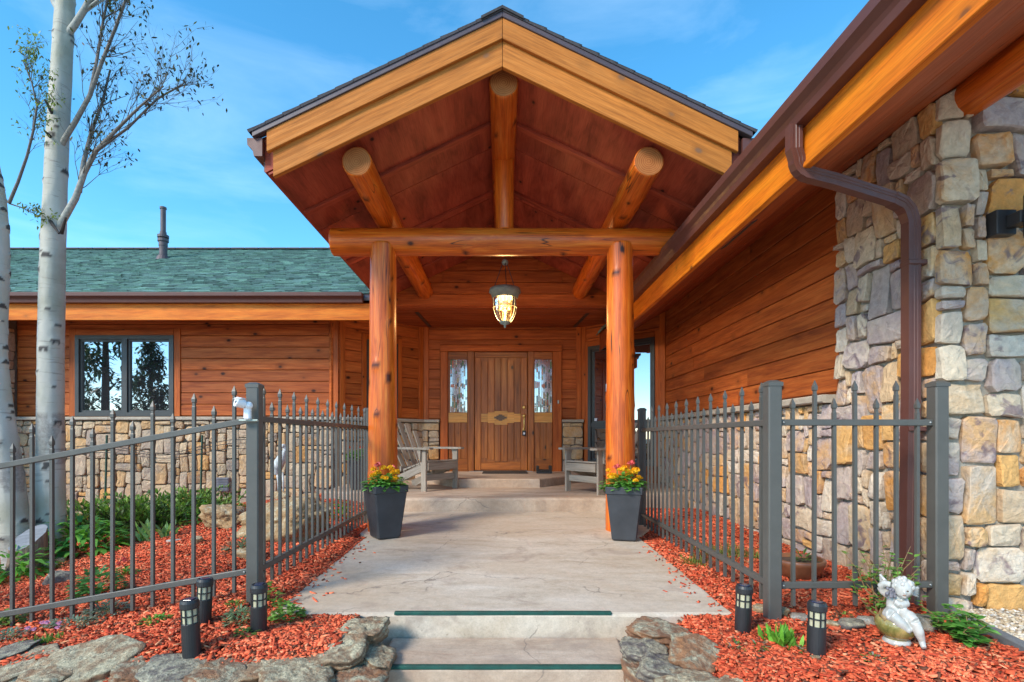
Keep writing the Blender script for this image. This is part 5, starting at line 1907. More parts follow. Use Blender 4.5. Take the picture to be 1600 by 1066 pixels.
# ------------------------------------------------------------------ terracotta bowl
bp = P(1247, 902, 3.42); bp.z = h_garden(bp.x, bp.y)
tb = thing('terracotta_bowl', 'glazed brown bowl with one green sprout behind the right fence', 'flower pot', bp)
mb = MB(); mb.lathe([(.085, .0), (.10, .012), (.135, .055), (.150, .09), (.158, .10), (.160, .122), (.152, .13), (.142, .125), (.135, .10)], bp, 36); add(mb, 'bowl', MT['terracotta'], tb, smooth=True)
mb = MB(); mb.lathe([(.136, .098), (.136, .104), (.10, .112), (.01, .115)], bp, 24); add(mb, 'soil', MT['soil'], tb)
mb = MB(); rg = random.Random(2)
leafy(mb, bp + V((.03, 0, .11)), .05, .05, .06, 36, .07, .014, [(.16, .3, .07), (.1, .22, .05)], rg, .2)
add(mb, 'sprout', MT['leaf'], tb)
# ------------------------------------------------------------------ rocks
def rock(name, label, p, size, rot, mat, seed, sub=4, tilt=(0, 0), group=None, cat='rock', planes=15, rough=.05, flat=3., slab=False):
    mb = rock_mb(seed, size, sub, planes, rough, flat, slab)
    M = Matrix.Translation(p) @ Matrix.Rotation(R(rot), 4, 'Z') @ Matrix.Rotation(R(tilt[0]), 4, 'X') @ Matrix.Rotation(R(tilt[1]), 4, 'Y')
    me = mb.mesh(name, MT[mat], smooth=True)
    o = link(bpy.data.objects.new(name, me)); place(o, None, M)
    return tag(o, label, cat, group)


GRP = 'flagstones edging the beds'
FL = [  # px, py, Y, size (x, y, z), rot, tilt, mat, label
    (574, 988, 2.56, (.235, .26, .13), 10, (4, 0), 'rock_lichen', 'pale lichen covered flagstone on top, left of the upper step'),
    (525, 1022, 2.38, (.36, .34, .16), -12, (10, -6), 'rock_lichen', 'thick flagstone crusted with pale lichen, left of the lower step'),
    (588, 1030, 2.42, (.20, .30, .14), 22, (6, 8), 'rock_lichen', 'lichen flagstone wedged against the left side of the lower step'),
    (398, 1044, 2.30, (.42, .36, .14), 4, (8, -3), 'rock_lichen', 'long brownish flagstone between the dark slab and the thick lichen stone'),
    (288, 1050, 2.22, (.36, .28, .09), -2, (3, 4), 'rock_grey', 'dark grey flat slab lying in front of the left path lights'),
    (140, 1046, 2.30, (.46, .38, .17), 8, (18, -8), 'rock_lichen', 'large tilted flagstone crusted with lichen at the left bottom'),
    (34, 1050, 2.34, (.38, .36, .12), -10, (9, -5), 'rock_lichen', 'sloping grey flagstone with a tan edge at the lower left corner'),
    (225, 1052, 2.26, (.20, .24, .13), 24, (10, 6), 'rock_brown', 'brown stone wedged between the tilted flagstone and the dark slab'),
    (80, 1062, 2.22, (.24, .22, .12), -14, (6, -4), 'rock_lichen', 'pale stone below the left flagstones at the picture bottom'),
    (445, 1030, 2.40, (.20, .22, .11), 30, (8, 4), 'rock_lichen', 'short pale flagstone between the long one and the thick lichen stone'),
    (340, 1064, 2.18, (.26, .22, .13), 10, (4, 4), 'rock_brown', 'brown stone peeping out under the dark slab'),
    (6, 1027, 2.46, (.24, .26, .085), 6, (4, -6), 'rock_grey', 'thin grey flagstone cut off by the left picture edge'),
    (172, 1010, 2.46, (.15, .13, .07), 20, (10, 0), 'rock_tan', 'small orange tan stone behind the large tilted flagstone'),
    (470, 1064, 2.18, (.30, .26, .14), 14, (6, 4), 'rock_lichen', 'low flagstone under the thick lichen stone, at the picture bottom'),
    (560, 1072, 2.22, (.26, .24, .16), -8, (0, 0), 'rock_brown', 'brown stone at the foot of the lower step on the left'),
    (1030, 990, 2.58, (.30, .24, .11), -6, (6, 4), 'rock_brown', 'flat brown stone with pale lichen beside the right of the upper step'),
    (1085, 993, 2.66, (.24, .22, .075), 12, (2, 6), 'rock_grey', 'thin dark stone under the right path slab edge'),
    (1008, 1022, 2.42, (.22, .24, .12), 16, (6, 6), 'rock_grey', 'grey lichen stone beside the right end of the lower step'),
    (1082, 1028, 2.30, (.25, .26, .15), -24, (18, 12), 'rock_brown', 'reddish brown tilted stone with lichen right of the steps'),
    (1042, 1052, 2.22, (.26, .24, .13), 30, (8, 8), 'rock_grey', 'dark stone below the reddish tilted stone'),
    (1005, 1068, 2.26, (.16, .34, .20), 8, (0, 0), 'rock_brown', 'upright ochre stone against the right side of the lower step'),
    (1085, 1078, 2.08, (.30, .22, .12), -8, (4, 0), 'rock_lichen', 'pale stone at the bottom edge right of the steps'),
    (1170, 1078, 2.06, (.26, .22, .10), 5, (4, 0), 'rock_lichen', 'pale flat stone at the bottom edge left of the front path light'),
    (1330, 1082, 2.06, (.36, .22, .10), 3, (4, 0), 'rock_lichen', 'pale flat stone at the bottom edge below the cherub'),
]
for k, (px, py, Y, sz, rot, tilt, mt, lab) in enumerate(FL):
    p = P(px, py, Y) + V((0, 0, .006))
    sz = (sz[0] * .98, sz[1] * .95, sz[2] * 1.1)
    rock('flagstone', lab, p, sz, rot, mt, 200 + k * 3, 5, tilt, GRP, planes=9, rough=.07, slab=True)
# hidden courses that carry them
rg = random.Random(66)
for k in range(26):
    x = -3.1 + k * .105 if k < 22 else .72 + (k - 22) * .3
    y = 2.30 + rg.uniform(-.06, .06) + (.12 if -0.75 < x < 0 else 0)
    if -.62 < x < .62: continue
    z = h_garden(x, 2.5) - .20 - rg.uniform(0, .06)
    rock('retaining_stone', 'weathered stone in the low course under the front flagstones', V((x, y, z)), (rg.uniform(.22, .34), .3, rg.uniform(.15, .22)), rg.uniform(-20, 20), rg.choice(['rock_brown', 'rock_lichen', 'rock_grey']), 300 + k, 3, (0, 0), 'stones of the low retaining course')
for px, py, Y, sz, rot, tilt, mt, lab in (
    (448, 806, 4.55, (.98, .62, .46), -8, (14, -10), 'rock_tan', 'large pale tan boulder with a brown underside behind the left side fence'),
    (352, 800, 5.0, (.52, .45, .30), 15, (4, 6), 'rock_tan', 'tan boulder left of the corner post, in front of the vent grille'),
    (395, 845, 3.9, (.22, .2, .12), 10, (0, 0), 'rock_tan', 'low tan stone at the foot of the large boulder'),
    (92, 915, 3.75, (.22, .16, .13), 30, (8, 10), 'rock_grey', 'grey brown stone lying on the mulch left of the leafy clump'),
    (308, 857, 4.4, (.11, .10, .11), 20, (5, 0), 'rock_tan', 'small upright tan stone alone on the mulch slope'),
    (382, 868, 4.0, (.11, .10, .09), 50, (5, 0), 'rock_tan', 'small tan stone left of the corner post'),
    (270, 853, 4.6, (.14, .1, .04), 20, (0, 0), 'pebble', 'flat pale stone half buried in the mulch slope'),
    (1190, 968, 2.76, (.075, .09, .08), 20, (0, 0), 'rock_tan', 'small cream stone at the right front corner of the path'),
    (1222, 975, 2.72, (.06, .07, .09), 60, (0, 0), 'rock_tan', 'small tan stone just behind the right fence corner post'),
    (1247, 985, 2.68, (.12, .09, .05), 10, (0, 0), 'pebble', 'flat pinkish stone right of the fence corner post'),
    (1330, 985, 2.55, (.14, .12, .08), 10, (0, 0), 'rock_grey', 'flat brown stone left of the cherub'),
    (1355, 978, 2.60, (.11, .09, .07), 30, (0, 0), 'pebble', 'pale stone close behind the cherub on its left'),
    (1300, 988, 2.58, (.09, .09, .05), 30, (0, 0), 'rock_tan', 'low ochre stone left of the brown stone near the cherub'),
    (1445, 975, 2.55, (.15, .13, .12), 40, (0, 0), 'pebble', 'rounded grey stone at the foot of the last right fence post'),
    (65, 888, 4.35, (.20, .16, .11), 40, (0, 8), 'rock_tan', 'wide tan stone at the foot of the aspens'),
    (85, 862, 4.55, (.13, .12, .09), 10, (0, 0), 'pebble', 'tan stone touching the larger aspen trunk'),
    (100, 873, 4.5, (.10, .10, .07), 40, (0, 0), 'pebble', 'small rounded stone right of the aspen stump'),
    (97, 888, 4.3, (.08, .07, .06), 10, (0, 0), 'pebble_white', 'small white stone at the front of the aspen stone pile'),
    (78, 876, 4.4, (.11, .09, .06), 70, (0, 0), 'pebble', 'flat buff stone in the middle of the aspen stone pile'),
    (110, 880, 4.4, (.09, .08, .06), 20, (0, 0), 'rock_tan', 'ochre stone at the right end of the aspen stone pile'),
    (1533, 951, 2.72, (.04, .035, .035), 0, (0, 0), 'rock_tan', 'small ochre pebble on the gravel at the wall foot'),
    (1546, 952, 2.72, (.04, .035, .03), 0, (0, 0), 'pebble_white', 'white pebble on the gravel right of the ochre one'),
    (1541, 962, 2.66, (.06, .045, .035), 20, (0, 0), 'pebble_white', 'largest white pebble on the gravel'),
    (1517, 966, 2.62, (.045, .04, .03), 20, (0, 0), 'pebble_white', 'white pebble touching the grey edging'),
    (1538, 976, 2.56, (.035, .03, .025), 20, (0, 0), 'pebble_white', 'white pebble closest to the viewer on the gravel'),
    (1272, 1064, 2.2, (.05, .04, .03), 20, (0, 0), 'rock_tan', 'small tan pebble before the front right path light')):
    p = P(px, py, Y)
    g = h_garden(p.x, p.y)
    if px < 120 and Y > 4.2: sz = tuple(q * 1.35 for q in sz); p.y -= .12
    if abs(p.z - g) > .25 or sz[0] < .4: p.z = g + sz[2] * .24
    else: p.z = min(p.z, g + sz[2] * .3)
    name = 'boulder' if sz[0] > .45 else ('stone' if sz[0] > .07 else 'pebble')
    rock(name, lab, p, sz, rot, mt, int(px * 7 + py), 5 if sz[0] > .3 else 3, tilt, None, planes=16 if sz[0] > .4 else 12, rough=.16 if sz[0] > .4 else .05, cat=name, flat=2.)

# grey edging board and the gravel beyond it
ea, eb = V((2.32, 2.78, 0)), V((2.16, 1.95, 0))
mb = MB()
u = (eb - ea).normalized(); nn = V((u.y, -u.x, 0)); nn = nn if nn.x > 0 else -nn
rings = []
for p in (ea, eb):
    z = h_garden(2.2, 2.3)
    rings.append([p + UPZ * (z - .1), p + nn * .05 + UPZ * (z - .1), p + nn * .05 + UPZ * (z + .035), p + nn * .042 + UPZ * (z + .042), p + nn * .008 + UPZ * (z + .042), p + UPZ * (z + .035)])
mb.sections(rings)
add(mb, 'edging_board', MT['edging'], M=Matrix.Translation((ea + eb) / 2 + UPZ * zr(-.93)), label='straight grey edging board between red mulch and gravel', cat='edging')
mb = MB(); z = h_garden(2.2, 2.3) + .008
mb.quad((ea.x + .04, 2.80, z), (eb.x + .04, 1.6, z), (5.5, 1.6, z), (5.5, 2.80, z))
add(mb, 'gravel_bed', MT['cap'], kind='structure')


def pebbles_mesh(n, fn, rg, rmin, rmax, cols, name, mat):
    vs0, fs0 = ico(1)
    vs0 = np.array([tuple(v) for v in vs0]); fs0 = np.array(fs0)
    allv, allf, allc = [], [], []
    for k in range(n):
        x, y, z = fn(rg)
        r = rg.uniform(rmin, rmax)
        s = np.array([r * rg.uniform(.8, 1.5), r * rg.uniform(.7, 1.1), r * rg.uniform(.5, .8)])
        v = vs0 * (1 + .25 * np.array([rg.random() - .5 for _ in range(len(vs0))])[:, None]) * s
        a = rg.uniform(0, 6.28); c, q = math.cos(a), math.sin(a)
        v = np.stack([v[:, 0] * c - v[:, 1] * q, v[:, 0] * q + v[:, 1] * c, v[:, 2]], 1) + np.array([x, y, z])
        allf.append(fs0 + k * len(vs0)); allv.append(v)
        co = np.array(rg.choice(cols)) * rg.uniform(.75, 1.2)
        allc.append(np.tile(np.append(co, 1.), (len(vs0), 1)))
    return np_mesh(name, np.concatenate(allv), np.concatenate(allf), np.concatenate(allc), mat)


def np_mesh(name, v, f, c, mat, smooth=False):
    me = bpy.data.meshes.new(name)
    k = f.shape[1]
    me.vertices.add(len(v)); me.vertices.foreach_set('co', v.astype(np.float32).ravel())
    me.loops.add(f.size); me.loops.foreach_set('vertex_index', f.astype(np.int32).ravel())
    me.polygons.add(len(f)); me.polygons.foreach_set('loop_start', np.arange(0, f.size, k, dtype=np.int32))
    ca = me.color_attributes.new('col', 'FLOAT_COLOR', 'POINT'); ca.data.foreach_set('color', c.astype(np.float32).ravel())
    me.materials.append(MT[mat]); me.update(calc_edges=True)
    return me


def gfn(rg):
    y = rg.uniform(1.75, 2.79); x0 = ea.x + (eb.x - ea.x) * (2.78 - y) / .83 + .06
    return x0 + (1.3) * rg.random() ** 1.3, y, h_garden(2.2, 2.3) + .010 + rg.uniform(0, .008)


me = pebbles_mesh(5200, gfn, random.Random(17), .006, .013, [(.52, .40, .26), (.60, .50, .36), (.44, .33, .21), (.62, .56, .48), (.50, .42, .33)], 'gravel', 'gravel_chip')
tag(link(bpy.data.objects.new('gravel', me)), 'tan pea gravel beyond the grey edging at the stone wall foot', 'gravel', kind='stuff')

# ------------------------------------------------------------------ mulch chips
def chips(n, pos, seed, name, lab):
    r = np.random.default_rng(seed)
    x, y = pos(r, n)
    n = len(x)
    z = np.array([h_garden(a, b) for a, b in zip(x, y)]) + r.uniform(-.006, .016, n)
    on = (np.abs(x) < 1.2) & (y > 2.73) & (y < 4.6)
    z[on] = np.array([slab_z(b) for b in y[on]]) + .004
    L = r.gamma(3.4, .0066, n).clip(.008, .07) / 2; W = r.uniform(.0022, .0066, n); T = r.uniform(.0015, .004, n)
    big = r.random(n) < .07
    W[big] *= 1.7; L[big] *= 1.25
    yaw = r.uniform(0, 2 * np.pi, n); pit = r.normal(0, .22, n); rol = r.normal(0, .35, n)
    tp = r.uniform(.25, 1., n)
    base = np.array([(-1, -1, -1), (1, -1, -1), (1, 1, -1), (-1, 1, -1), (-1, -1, 1), (1, -1, 1), (1, 1, 1), (-1, 1, 1)], float)
    v = base[None] * np.stack([L, W, T], 1)[:, None, :]
    v[:, [1, 2, 5, 6], 1] *= tp[:, None]
    v[:, [0, 4], 0] += (r.uniform(-.3, .3, n) * L)[:, None]
    v[:, [2, 6], 0] += (r.uniform(-.3, .3, n) * L)[:, None]
    c, s = np.cos(rol)[:, None], np.sin(rol)[:, None]
    v[:, :, 1], v[:, :, 2] = v[:, :, 1] * c - v[:, :, 2] * s, v[:, :, 1] * s + v[:, :, 2] * c
    c, s = np.cos(pit)[:, None], np.sin(pit)[:, None]
    v[:, :, 0], v[:, :, 2] = v[:, :, 0] * c - v[:, :, 2] * s, v[:, :, 0] * s + v[:, :, 2] * c
    c, s = np.cos(yaw)[:, None], np.sin(yaw)[:, None]
    v[:, :, 0], v[:, :, 1] = v[:, :, 0] * c - v[:, :, 1] * s, v[:, :, 0] * s + v[:, :, 1] * c
    v += np.stack([x, y, z], 1)[:, None, :]
    q = np.array([(4, 5, 6, 7), (0, 1, 5, 4), (1, 2, 6, 5), (2, 3, 7, 6), (3, 0, 4, 7)])
    f = (q[None] + (np.arange(n) * 8)[:, None, None]).reshape(-1, 4)
    pal = 1.15 * np.array([(.54, .088, .036), (.62, .12, .05), (.46, .065, .026), (.68, .165, .075), (.38, .05, .022), (.60, .105, .042)])
    patch = np.array([noise.noise(V((a * 1.4, b * 1.4, 4))) + .6 * noise.noise(V((a * 4, b * 4, 8))) for a, b in zip(x, y)])
    col = pal[r.integers(0, len(pal), n)] * (r.uniform(.65, 1.3, n) * (1 + .3 * patch))[:, None]
    col[:, 1] *= 1 + .35 * np.clip(patch, 0, 1); col[:, 2] *= 1 + .5 * np.clip(patch, 0, 1)
    pale = r.random(n) < .05
    col[pale] = np.array((.62, .26, .13)) * r.uniform(.9, 1.2, pale.sum())[:, None]
    dk = r.random(n) < .10
    col[dk] = np.array((.14, .05, .028))
    col = np.repeat(np.concatenate([col, np.ones((n, 1))], 1), 8, 0)
    me = np_mesh(name, v.reshape(-1, 3), f, col, 'mulch_chip')
    return tag(link(bpy.data.objects.new(name, me)), lab, 'mulch', kind='stuff')


def left_pos(r, n):
    # near ground thick, far ground thinner
    k = int(n * .62)
    x = np.concatenate([r.uniform(-3.9, -1.19, k), r.uniform(-6.6, -1.3, n - k)])
    y = np.concatenate([2.16 + 2.6 * r.random(k) ** 1.25, r.uniform(3.6, 7.6, n - k)])
    ok = ~((x > -1.32) & (y > 4.62)) & ~((x > -2.3) & (y > 6.6))
    m = int(n * .05)
    x2 = r.uniform(-1.22, -.74, m); y2 = r.uniform(2.25, 2.71, m)
    q = 70
    return np.concatenate([x[ok], x2, -1.195 + np.abs(r.normal(0, .09, q))]), np.concatenate([y[ok], y2, r.uniform(2.75, 4.4, q)])


def right_pos(r, n):
    x = r.uniform(1.2, 2.38, n); y = 1.88 + 4.5 * r.random(n) ** 1.35
    edge = 2.30 + (2.16 - 2.30) * (2.78 - y) / .83
    ok = (x < np.where(y < 2.8, edge, 2.38)) & ~((x < 1.45) & (y > 4.95))
    m = int(n * .16)
    x2 = r.uniform(.72, 1.22, m); y2 = r.uniform(1.9, 2.71, m)
    q = 60
    return np.concatenate([x[ok], x2, 1.195 - np.abs(r.normal(0, .09, q))]), np.concatenate([y[ok], y2, r.uniform(2.75, 4.3, q)])


chips(84000, left_pos, 1, 'mulch', 'red shredded bark mulch covering the left garden bed')
chips(42000, right_pos, 2, 'mulch', 'red shredded bark mulch covering the right garden bed')

# ------------------------------------------------------------------ plants
def plant(name, label, cat, px, py, Y, build, group=None, mat='leaf', lift=0.0):
    p = P(px, py, Y)
    p.z = h_garden(p.x, p.y) + lift
    t = MB(); t.col = (.1, .2, .05)
    rg = random.Random(int(px * 13 + py))
    o = build(t, V((0, 0, 0)), rg)
    ob = add(t, name, MT[mat], None, Matrix.Translation(p), True, label=label, cat=cat, group=group)
    return ob


def flowers_on(ob, me, pts, sc=1.):
    for q in pts:
        inst(me, 'flower', ob, WM[ob.name] @ Matrix.Translation(q) @ Matrix.Scale(sc, 4))


def juniper(R_, H_, n):
    def b(mb, c, rg):
        cols = [(.10, .18, .036), (.14, .24, .05), (.065, .125, .03), (.20, .31, .07)]
        for k in range(n):
            a = rg.uniform(0, 6.28); el = rg.uniform(.05, .95)
            L = R_ * rg.uniform(.5, 1.1)
            d = V((math.cos(a) * math.cos(el), math.sin(a) * math.cos(el), math.sin(el) * H_ / R_))
            base = V((rg.gauss(0, R_ * .25), rg.gauss(0, R_ * .2), 0))
            col = rg.choice(cols)
            pts = []
            for q in range(7):
                t = q / 6
                pts.append(base + d * (L * t) + V((0, 0, -.38 * L * t * t + .04 * math.sin(k + t * 4))))
            mb.col = (.1, .06, .035); mb.tube(pts, [.006, .006, .005, .004, .003, .002, .001], 3, False)
            for q in range(22):
                t = .25 + .75 * q / 21
                i = min(5, int(t * 6)); pp = pts[i].lerp(pts[i + 1], t * 6 - i)
                f = rg.uniform(.7, 1.35) * (.75 + .5 * t)
                mb.col = tuple(x * f for x in col)
                dd = (d + V((rg.uniform(-.9, .9), rg.uniform(-.9, .9), rg.uniform(-.2, .9)))).normalized()
                mb.blade(pp, dd, rg.uniform(.04, .075), .021, .1, 2)
    return b


for px, py, Y, R_, H_, n, lab in ((150, 838, 5.6, .80, .80, 300, 'dark green juniper right of the aspen trunk, against the stone wall'), (240, 842, 5.6, .75, .78, 300, 'widest dark juniper in the middle of the left stone wall'), (305, 815, 6.2, .55, .66, 190, 'small juniper left of the tan boulders'), (5, 860, 5.4, .5, .5, 90, 'dark shrub cut off by the left picture edge behind the aspen')):
    plant('juniper', lab, 'shrub', px, py, Y, juniper(R_, H_, n), 'junipers along the left wall')


def blades(n, L, W, spread, cols, droop=.25, up=1.0, r0=.03):
    def b(mb, c, rg):
        for k in range(n):
            a = rg.uniform(0, 6.28); s = spread * rg.random()
            d = V((math.cos(a) * s, math.sin(a) * s, up))
            f = rg.uniform(.75, 1.25); cc = rg.choice(cols); mb.col = tuple(x * f for x in cc)
            mb.blade(V((rg.gauss(0, r0), rg.gauss(0, r0), -.005)), d, L * rg.uniform(.55, 1.1), W * rg.uniform(.7, 1.2), droop, 4)
    return b


def mound(rx, ry, rz, n, L, W, cols, droop=.35):
    def b(mb, c, rg): leafy(mb, c, rx, ry, rz, n, L, W, cols, rg, droop)
    return b


G1 = [(.12, .32, .045), (.17, .42, .065), (.085, .23, .035)]
SIL = [(.20, .27, .19), (.27, .34, .25), (.15, .21, .14)]
YG = [(.17, .27, .05), (.22, .33, .07), (.12, .2, .04)]
plant('fern', 'bright green leafy clump at the foot of the juniper', 'plant', 128, 882, 4.6, mound(.40, .28, .30, 320, .17, .05, G1, .5))
plant('fern', 'low green leafy clump under the aspens at the left edge', 'plant', 18, 905, 4.0, mound(.26, .2, .22, 190, .16, .04, G1, .5))
plant('iris', 'fan of pale green iris blades in front of the juniper', 'plant', 226, 852, 4.7, blades(12, .34, .042, .7, [(.22, .40, .14), (.28, .46, .18)], .22), 'iris clumps')
plant('iris', 'shorter iris clump left of the tan boulders', 'plant', 263, 850, 4.8, blades(14, .24, .032, .8, [(.16, .32, .12), (.22, .38, .16)], .25), 'iris clumps')
plant('leafy_plant', 'green plant left of the tan boulder near the wall', 'plant', 315, 815, 5.4, mound(.14, .14, .26, 110, .09, .03, G1))
o = plant('pink_flower_plant', 'small green mound with a few hot pink flowers behind the fence', 'plant', 195, 896, 3.7, mound(.10, .09, .07, 150, .04, .016, G1))
flowers_on(o, PNK, [V((-.03, -.02, .10)), V((.02, -.03, .12)), V((.04, .02, .10)), V((-.01, .0, .13))], .45)
plant('leafy_plant', 'broad leafy green clump behind the lower fence rail', 'plant', 152, 940, 3.3, mound(.16, .14, .20, 170, .055, .04, [(.07, .2, .04), (.10, .26, .06)]))
plant('silver_mat', 'silver green mat below the leafy clump, right under the fence', 'plant', 168, 958, 3.0, mound(.13, .11, .07, 420, .035, .010, SIL), 'silver mats')
plant('silver_mat', 'long silver green mat in front of the sloping fence', 'plant', 118, 985, 2.85, mound(.19, .07, .045, 480, .03, .009, SIL), 'silver mats')
plant('silver_mat', 'silver green mat at the left picture edge', 'plant', 12, 1006, 2.72, mound(.12, .09, .05, 340, .03, .009, SIL), 'silver mats')
plant('leafy_plant', 'yellow green clump at the left edge under the fence', 'plant', 8, 978, 3.0, mound(.12, .1, .09, 190, .045, .02, YG))
o = plant('thrift', 'grassy tuft of pale pink thrift behind the left flagstones', 'plant', 68, 1018, 2.6, blades(190, .075, .005, 1.1, [(.10, .25, .04), (.14, .3, .05)], .2, .8, .035))
THR = flower_mesh('flower', [(.75, .35, .55), (.7, .25, .5)], 12, .014)
flowers_on(o, THR, [V((-.07, -.01, .085)), V((-.05, .0, .075)), V((.0, .02, .10)), V((.012, .0, .11)), V((.05, .03, .095)), V((-.015, .01, .105)), V((.06, .01, .08))], 1.)
plant('leafy_plant', 'tiny bright green rosette alone in front of the left lights', 'plant', 245, 990, 2.75, mound(.075, .07, .04, 130, .032, .012, G1))
plant('silver_mat', 'grey green bushy tuft left of the corner path light', 'plant', 375, 996, 2.62, mound(.085, .07, .09, 280, .032, .010, [(.16, .25, .13), (.22, .31, .17)]), 'silver mats')
plant('leafy_plant', 'small light green weed below the corner path light', 'plant', 382, 1018, 2.45, mound(.055, .05, .04, 80, .03, .014, YG))
plant('leafy_plant', 'round leaved green plant at the left front corner of the path', 'plant', 450, 978, 2.66, mound(.085, .08, .10, 120, .035, .03, [(.15, .30, .05), (.20, .36, .08)]))
plant('leafy_plant', 'taller light green plant between corner post and path', 'plant', 425, 962, 2.82, mound(.045, .05, .15, 60, .035, .03, YG))
plant('silver_mat', 'grey green cushion against the large boulder', 'plant', 382, 855, 4.1, mound(.16, .14, .11, 340, .045, .012, [(.14, .22, .13), (.2, .28, .17)]), 'silver mats')
plant('leafy_plant', 'green shrub behind the rear end of the left side fence', 'plant', 530, 800, 5.4, mound(.13, .13, .22, 160, .06, .03, YG + G1))
plant('leafy_plant', 'thin weed between fence corner post and light', 'plant', 368, 950, 2.85, mound(.05, .05, .05, 50, .03, .014, YG))
for px, py, Y, rx, n, lab in ((1130, 858, 4.0, .24, 380, 'soft yellow green grassy mound behind the right fence'), (1085, 872, 3.75, .11, 150, 'small yellow green tuft at the right fence rail'), (1185, 858, 3.9, .12, 140, 'yellow green tuft behind the right corner post')):
    plant('grass_mound', lab, 'plant', px, py, Y, blades(n, .15, .005, 1.5, [(.20, .27, .06), (.26, .33, .08), (.15, .2, .05)], .35, .8, rx * .4), 'grass mounds behind the right fence')
plant('shrub', 'small bright green shrub left of the front right path light', 'shrub', 1218, 1036, 2.36, blades(60, .11, .022, .9, [(.17, .42, .045), (.23, .50, .07), (.12, .30, .035)], .1, 1., .03))
def twiggy(H, n, leaf, cols, LL=.032, WW=.022):
    def b(mb, c, rg):
        for k in range(n):
            a = rg.uniform(0, 6.28); s = rg.uniform(.1, .75)
            d = V((math.cos(a) * s, math.sin(a) * s, 1)).normalized()
            L = H * rg.uniform(.6, 1.)
            pts = [V((rg.gauss(0, .02), rg.gauss(0, .02), -.01)) + d * (L * t) + V((.015 * math.sin(k + 5 * t), .015 * math.cos(k * 2 + 4 * t), 0)) for t in (0, .25, .5, .75, 1)]
            mb.col = (.34, .20, .10); mb.tube(pts, [.0045, .004, .003, .0022, .001], 5, False)
            for q in range(leaf):
                t = rg.uniform(.25, 1); i = min(3, int(t * 4)); pp = pts[i].lerp(pts[i + 1], t * 4 - i)
                f = rg.uniform(.8, 1.25); cc = rg.choice(cols); mb.col = tuple(x * f for x in cc)
                aa = rg.uniform(0, 6.28)
                mb.blade(pp, V((math.cos(aa), math.sin(aa), rg.uniform(0, .8))), LL * rg.uniform(.65, 1.3), WW * rg.uniform(.8, 1.1), .3, 3)
    return b


plant('shrub', 'glossy round leaved shrub beside the grey edging', 'shrub', 1520, 1038, 2.33, twiggy(.15, 9, 13, [(.12, .34, .055), (.19, .45, .085), (.09, .25, .04)], .058, .034))
plant('shrub', 'young leafy shrub between the cherub and the edging', 'shrub', 1482, 1008, 2.46, twiggy(.20, 11, 15, [(.14, .34, .055), (.20, .42, .08)], .034, .026))
plant('twiggy_shrub', 'thin stemmed leafy shrub growing through the fence behind the cherub', 'shrub', 1385, 985, 2.58, twiggy(.42, 26, 18, [(.18, .38, .07), (.24, .46, .09), (.13, .28, .05)]))
for px, py, Y, lab in ((1320, 968, 2.7, 'sparse green weed beside a fence picket left of the cherub'), (1187, 1040, 2.3, 'silvery seedling left of the small bright shrub'), (1150, 1045, 2.3, 'tiny grey tuft in the mulch right of the stacked stones'), (1240, 1050, 2.28, 'thin grass blades beside the front right path light'), (1365, 1060, 2.18, 'small moss green tuft below the cherub')):
    plant('seedling', lab, 'plant', px, py, Y, mound(.04, .04, .035, 40, .03, .009, SIL + YG), 'seedlings in the right bed')

# ------------------------------------------------------------------ aspens
def trunk_mb(pts, rad, seed, seg=44, sub=56, rough_z=()):
    """bark skin along a line, with branch scars as dark brows"""
    P_, R_ = [], []
    pts = [V(p) for p in pts]
    for i in range(len(pts) - 1):
        p0, p1, p2, p3 = pts[max(i - 1, 0)], pts[i], pts[i + 1], pts[min(i + 2, len(pts) - 1)]
        for k in range(sub):
            t = k / sub
            P_.append(.5 * ((2 * p1) + (p2 - p0) * t + (2 * p0 - 5 * p1 + 4 * p2 - p3) * t * t + (3 * p1 - p0 - 3 * p2 + p3) * t ** 3))
            R_.append(rad[i] + (rad[i + 1] - rad[i]) * t)
    P_.append(pts[-1]); R_.append(rad[-1])
    rg = random.Random(seed)
    L = len(P_)
    scars = [(rg.uniform(.05, .98) * L, rg.uniform(0, 6.28), rg.uniform(.016, .036)) for _ in range(80)]
    zs_ = [(P_[int(si)].z, sa, sw) for si, sa, sw in scars]
    mb = MB(); mb.col = (1, 1, 1); rows = []
    for i, p in enumerate(P_):
        row = []
        near = [q for q in zs_ if abs(q[0] - p.z) < .12]
        for k in range(seg):
            a = 2 * math.pi * k / seg
            r = R_[i] * (1 + .05 * noise.noise(V((math.cos(a) * 1.3, math.sin(a) * 1.3, p.z * 2.1 + seed))) + .02 * noise.noise(V((math.cos(a) * 4, math.sin(a) * 4, p.z * 9 + seed))))
            dk = 1.
            for sz_, sa, sw in near:
                dz = p.z - sz_
                da = ((a - sa + math.pi) % (2 * math.pi) - math.pi) * R_[i]
                w = (da / (sw * 1.2)) ** 2 + ((dz + .35 * abs(da)) / (sw * .62)) ** 2
                if w < 1.: dk = 0.05; r += .006
                elif w < 2.4: r += .004
            rz = 1.
            for (z0, z1) in rough_z:
                if z0 < p.z < z1: rz = .15 if noise.noise(V((math.cos(a) * 1.6, math.sin(a) * 1.6, p.z * 4))) > -.25 else 1.
            mb.col = (dk, rz, 1)
            row.append(mb.vert(p + V((math.cos(a) * r, math.sin(a) * r, 0))))
        rows.append(row)
    for a, b in zip(rows[:-1], rows[1:]):
        for k in range(seg): mb.face(a[k], a[(k + 1) % seg], b[(k + 1) % seg], b[k])
    mb.face(*rows[-1])
    mb.col = (1, 1, 1)
    return mb, P_, R_


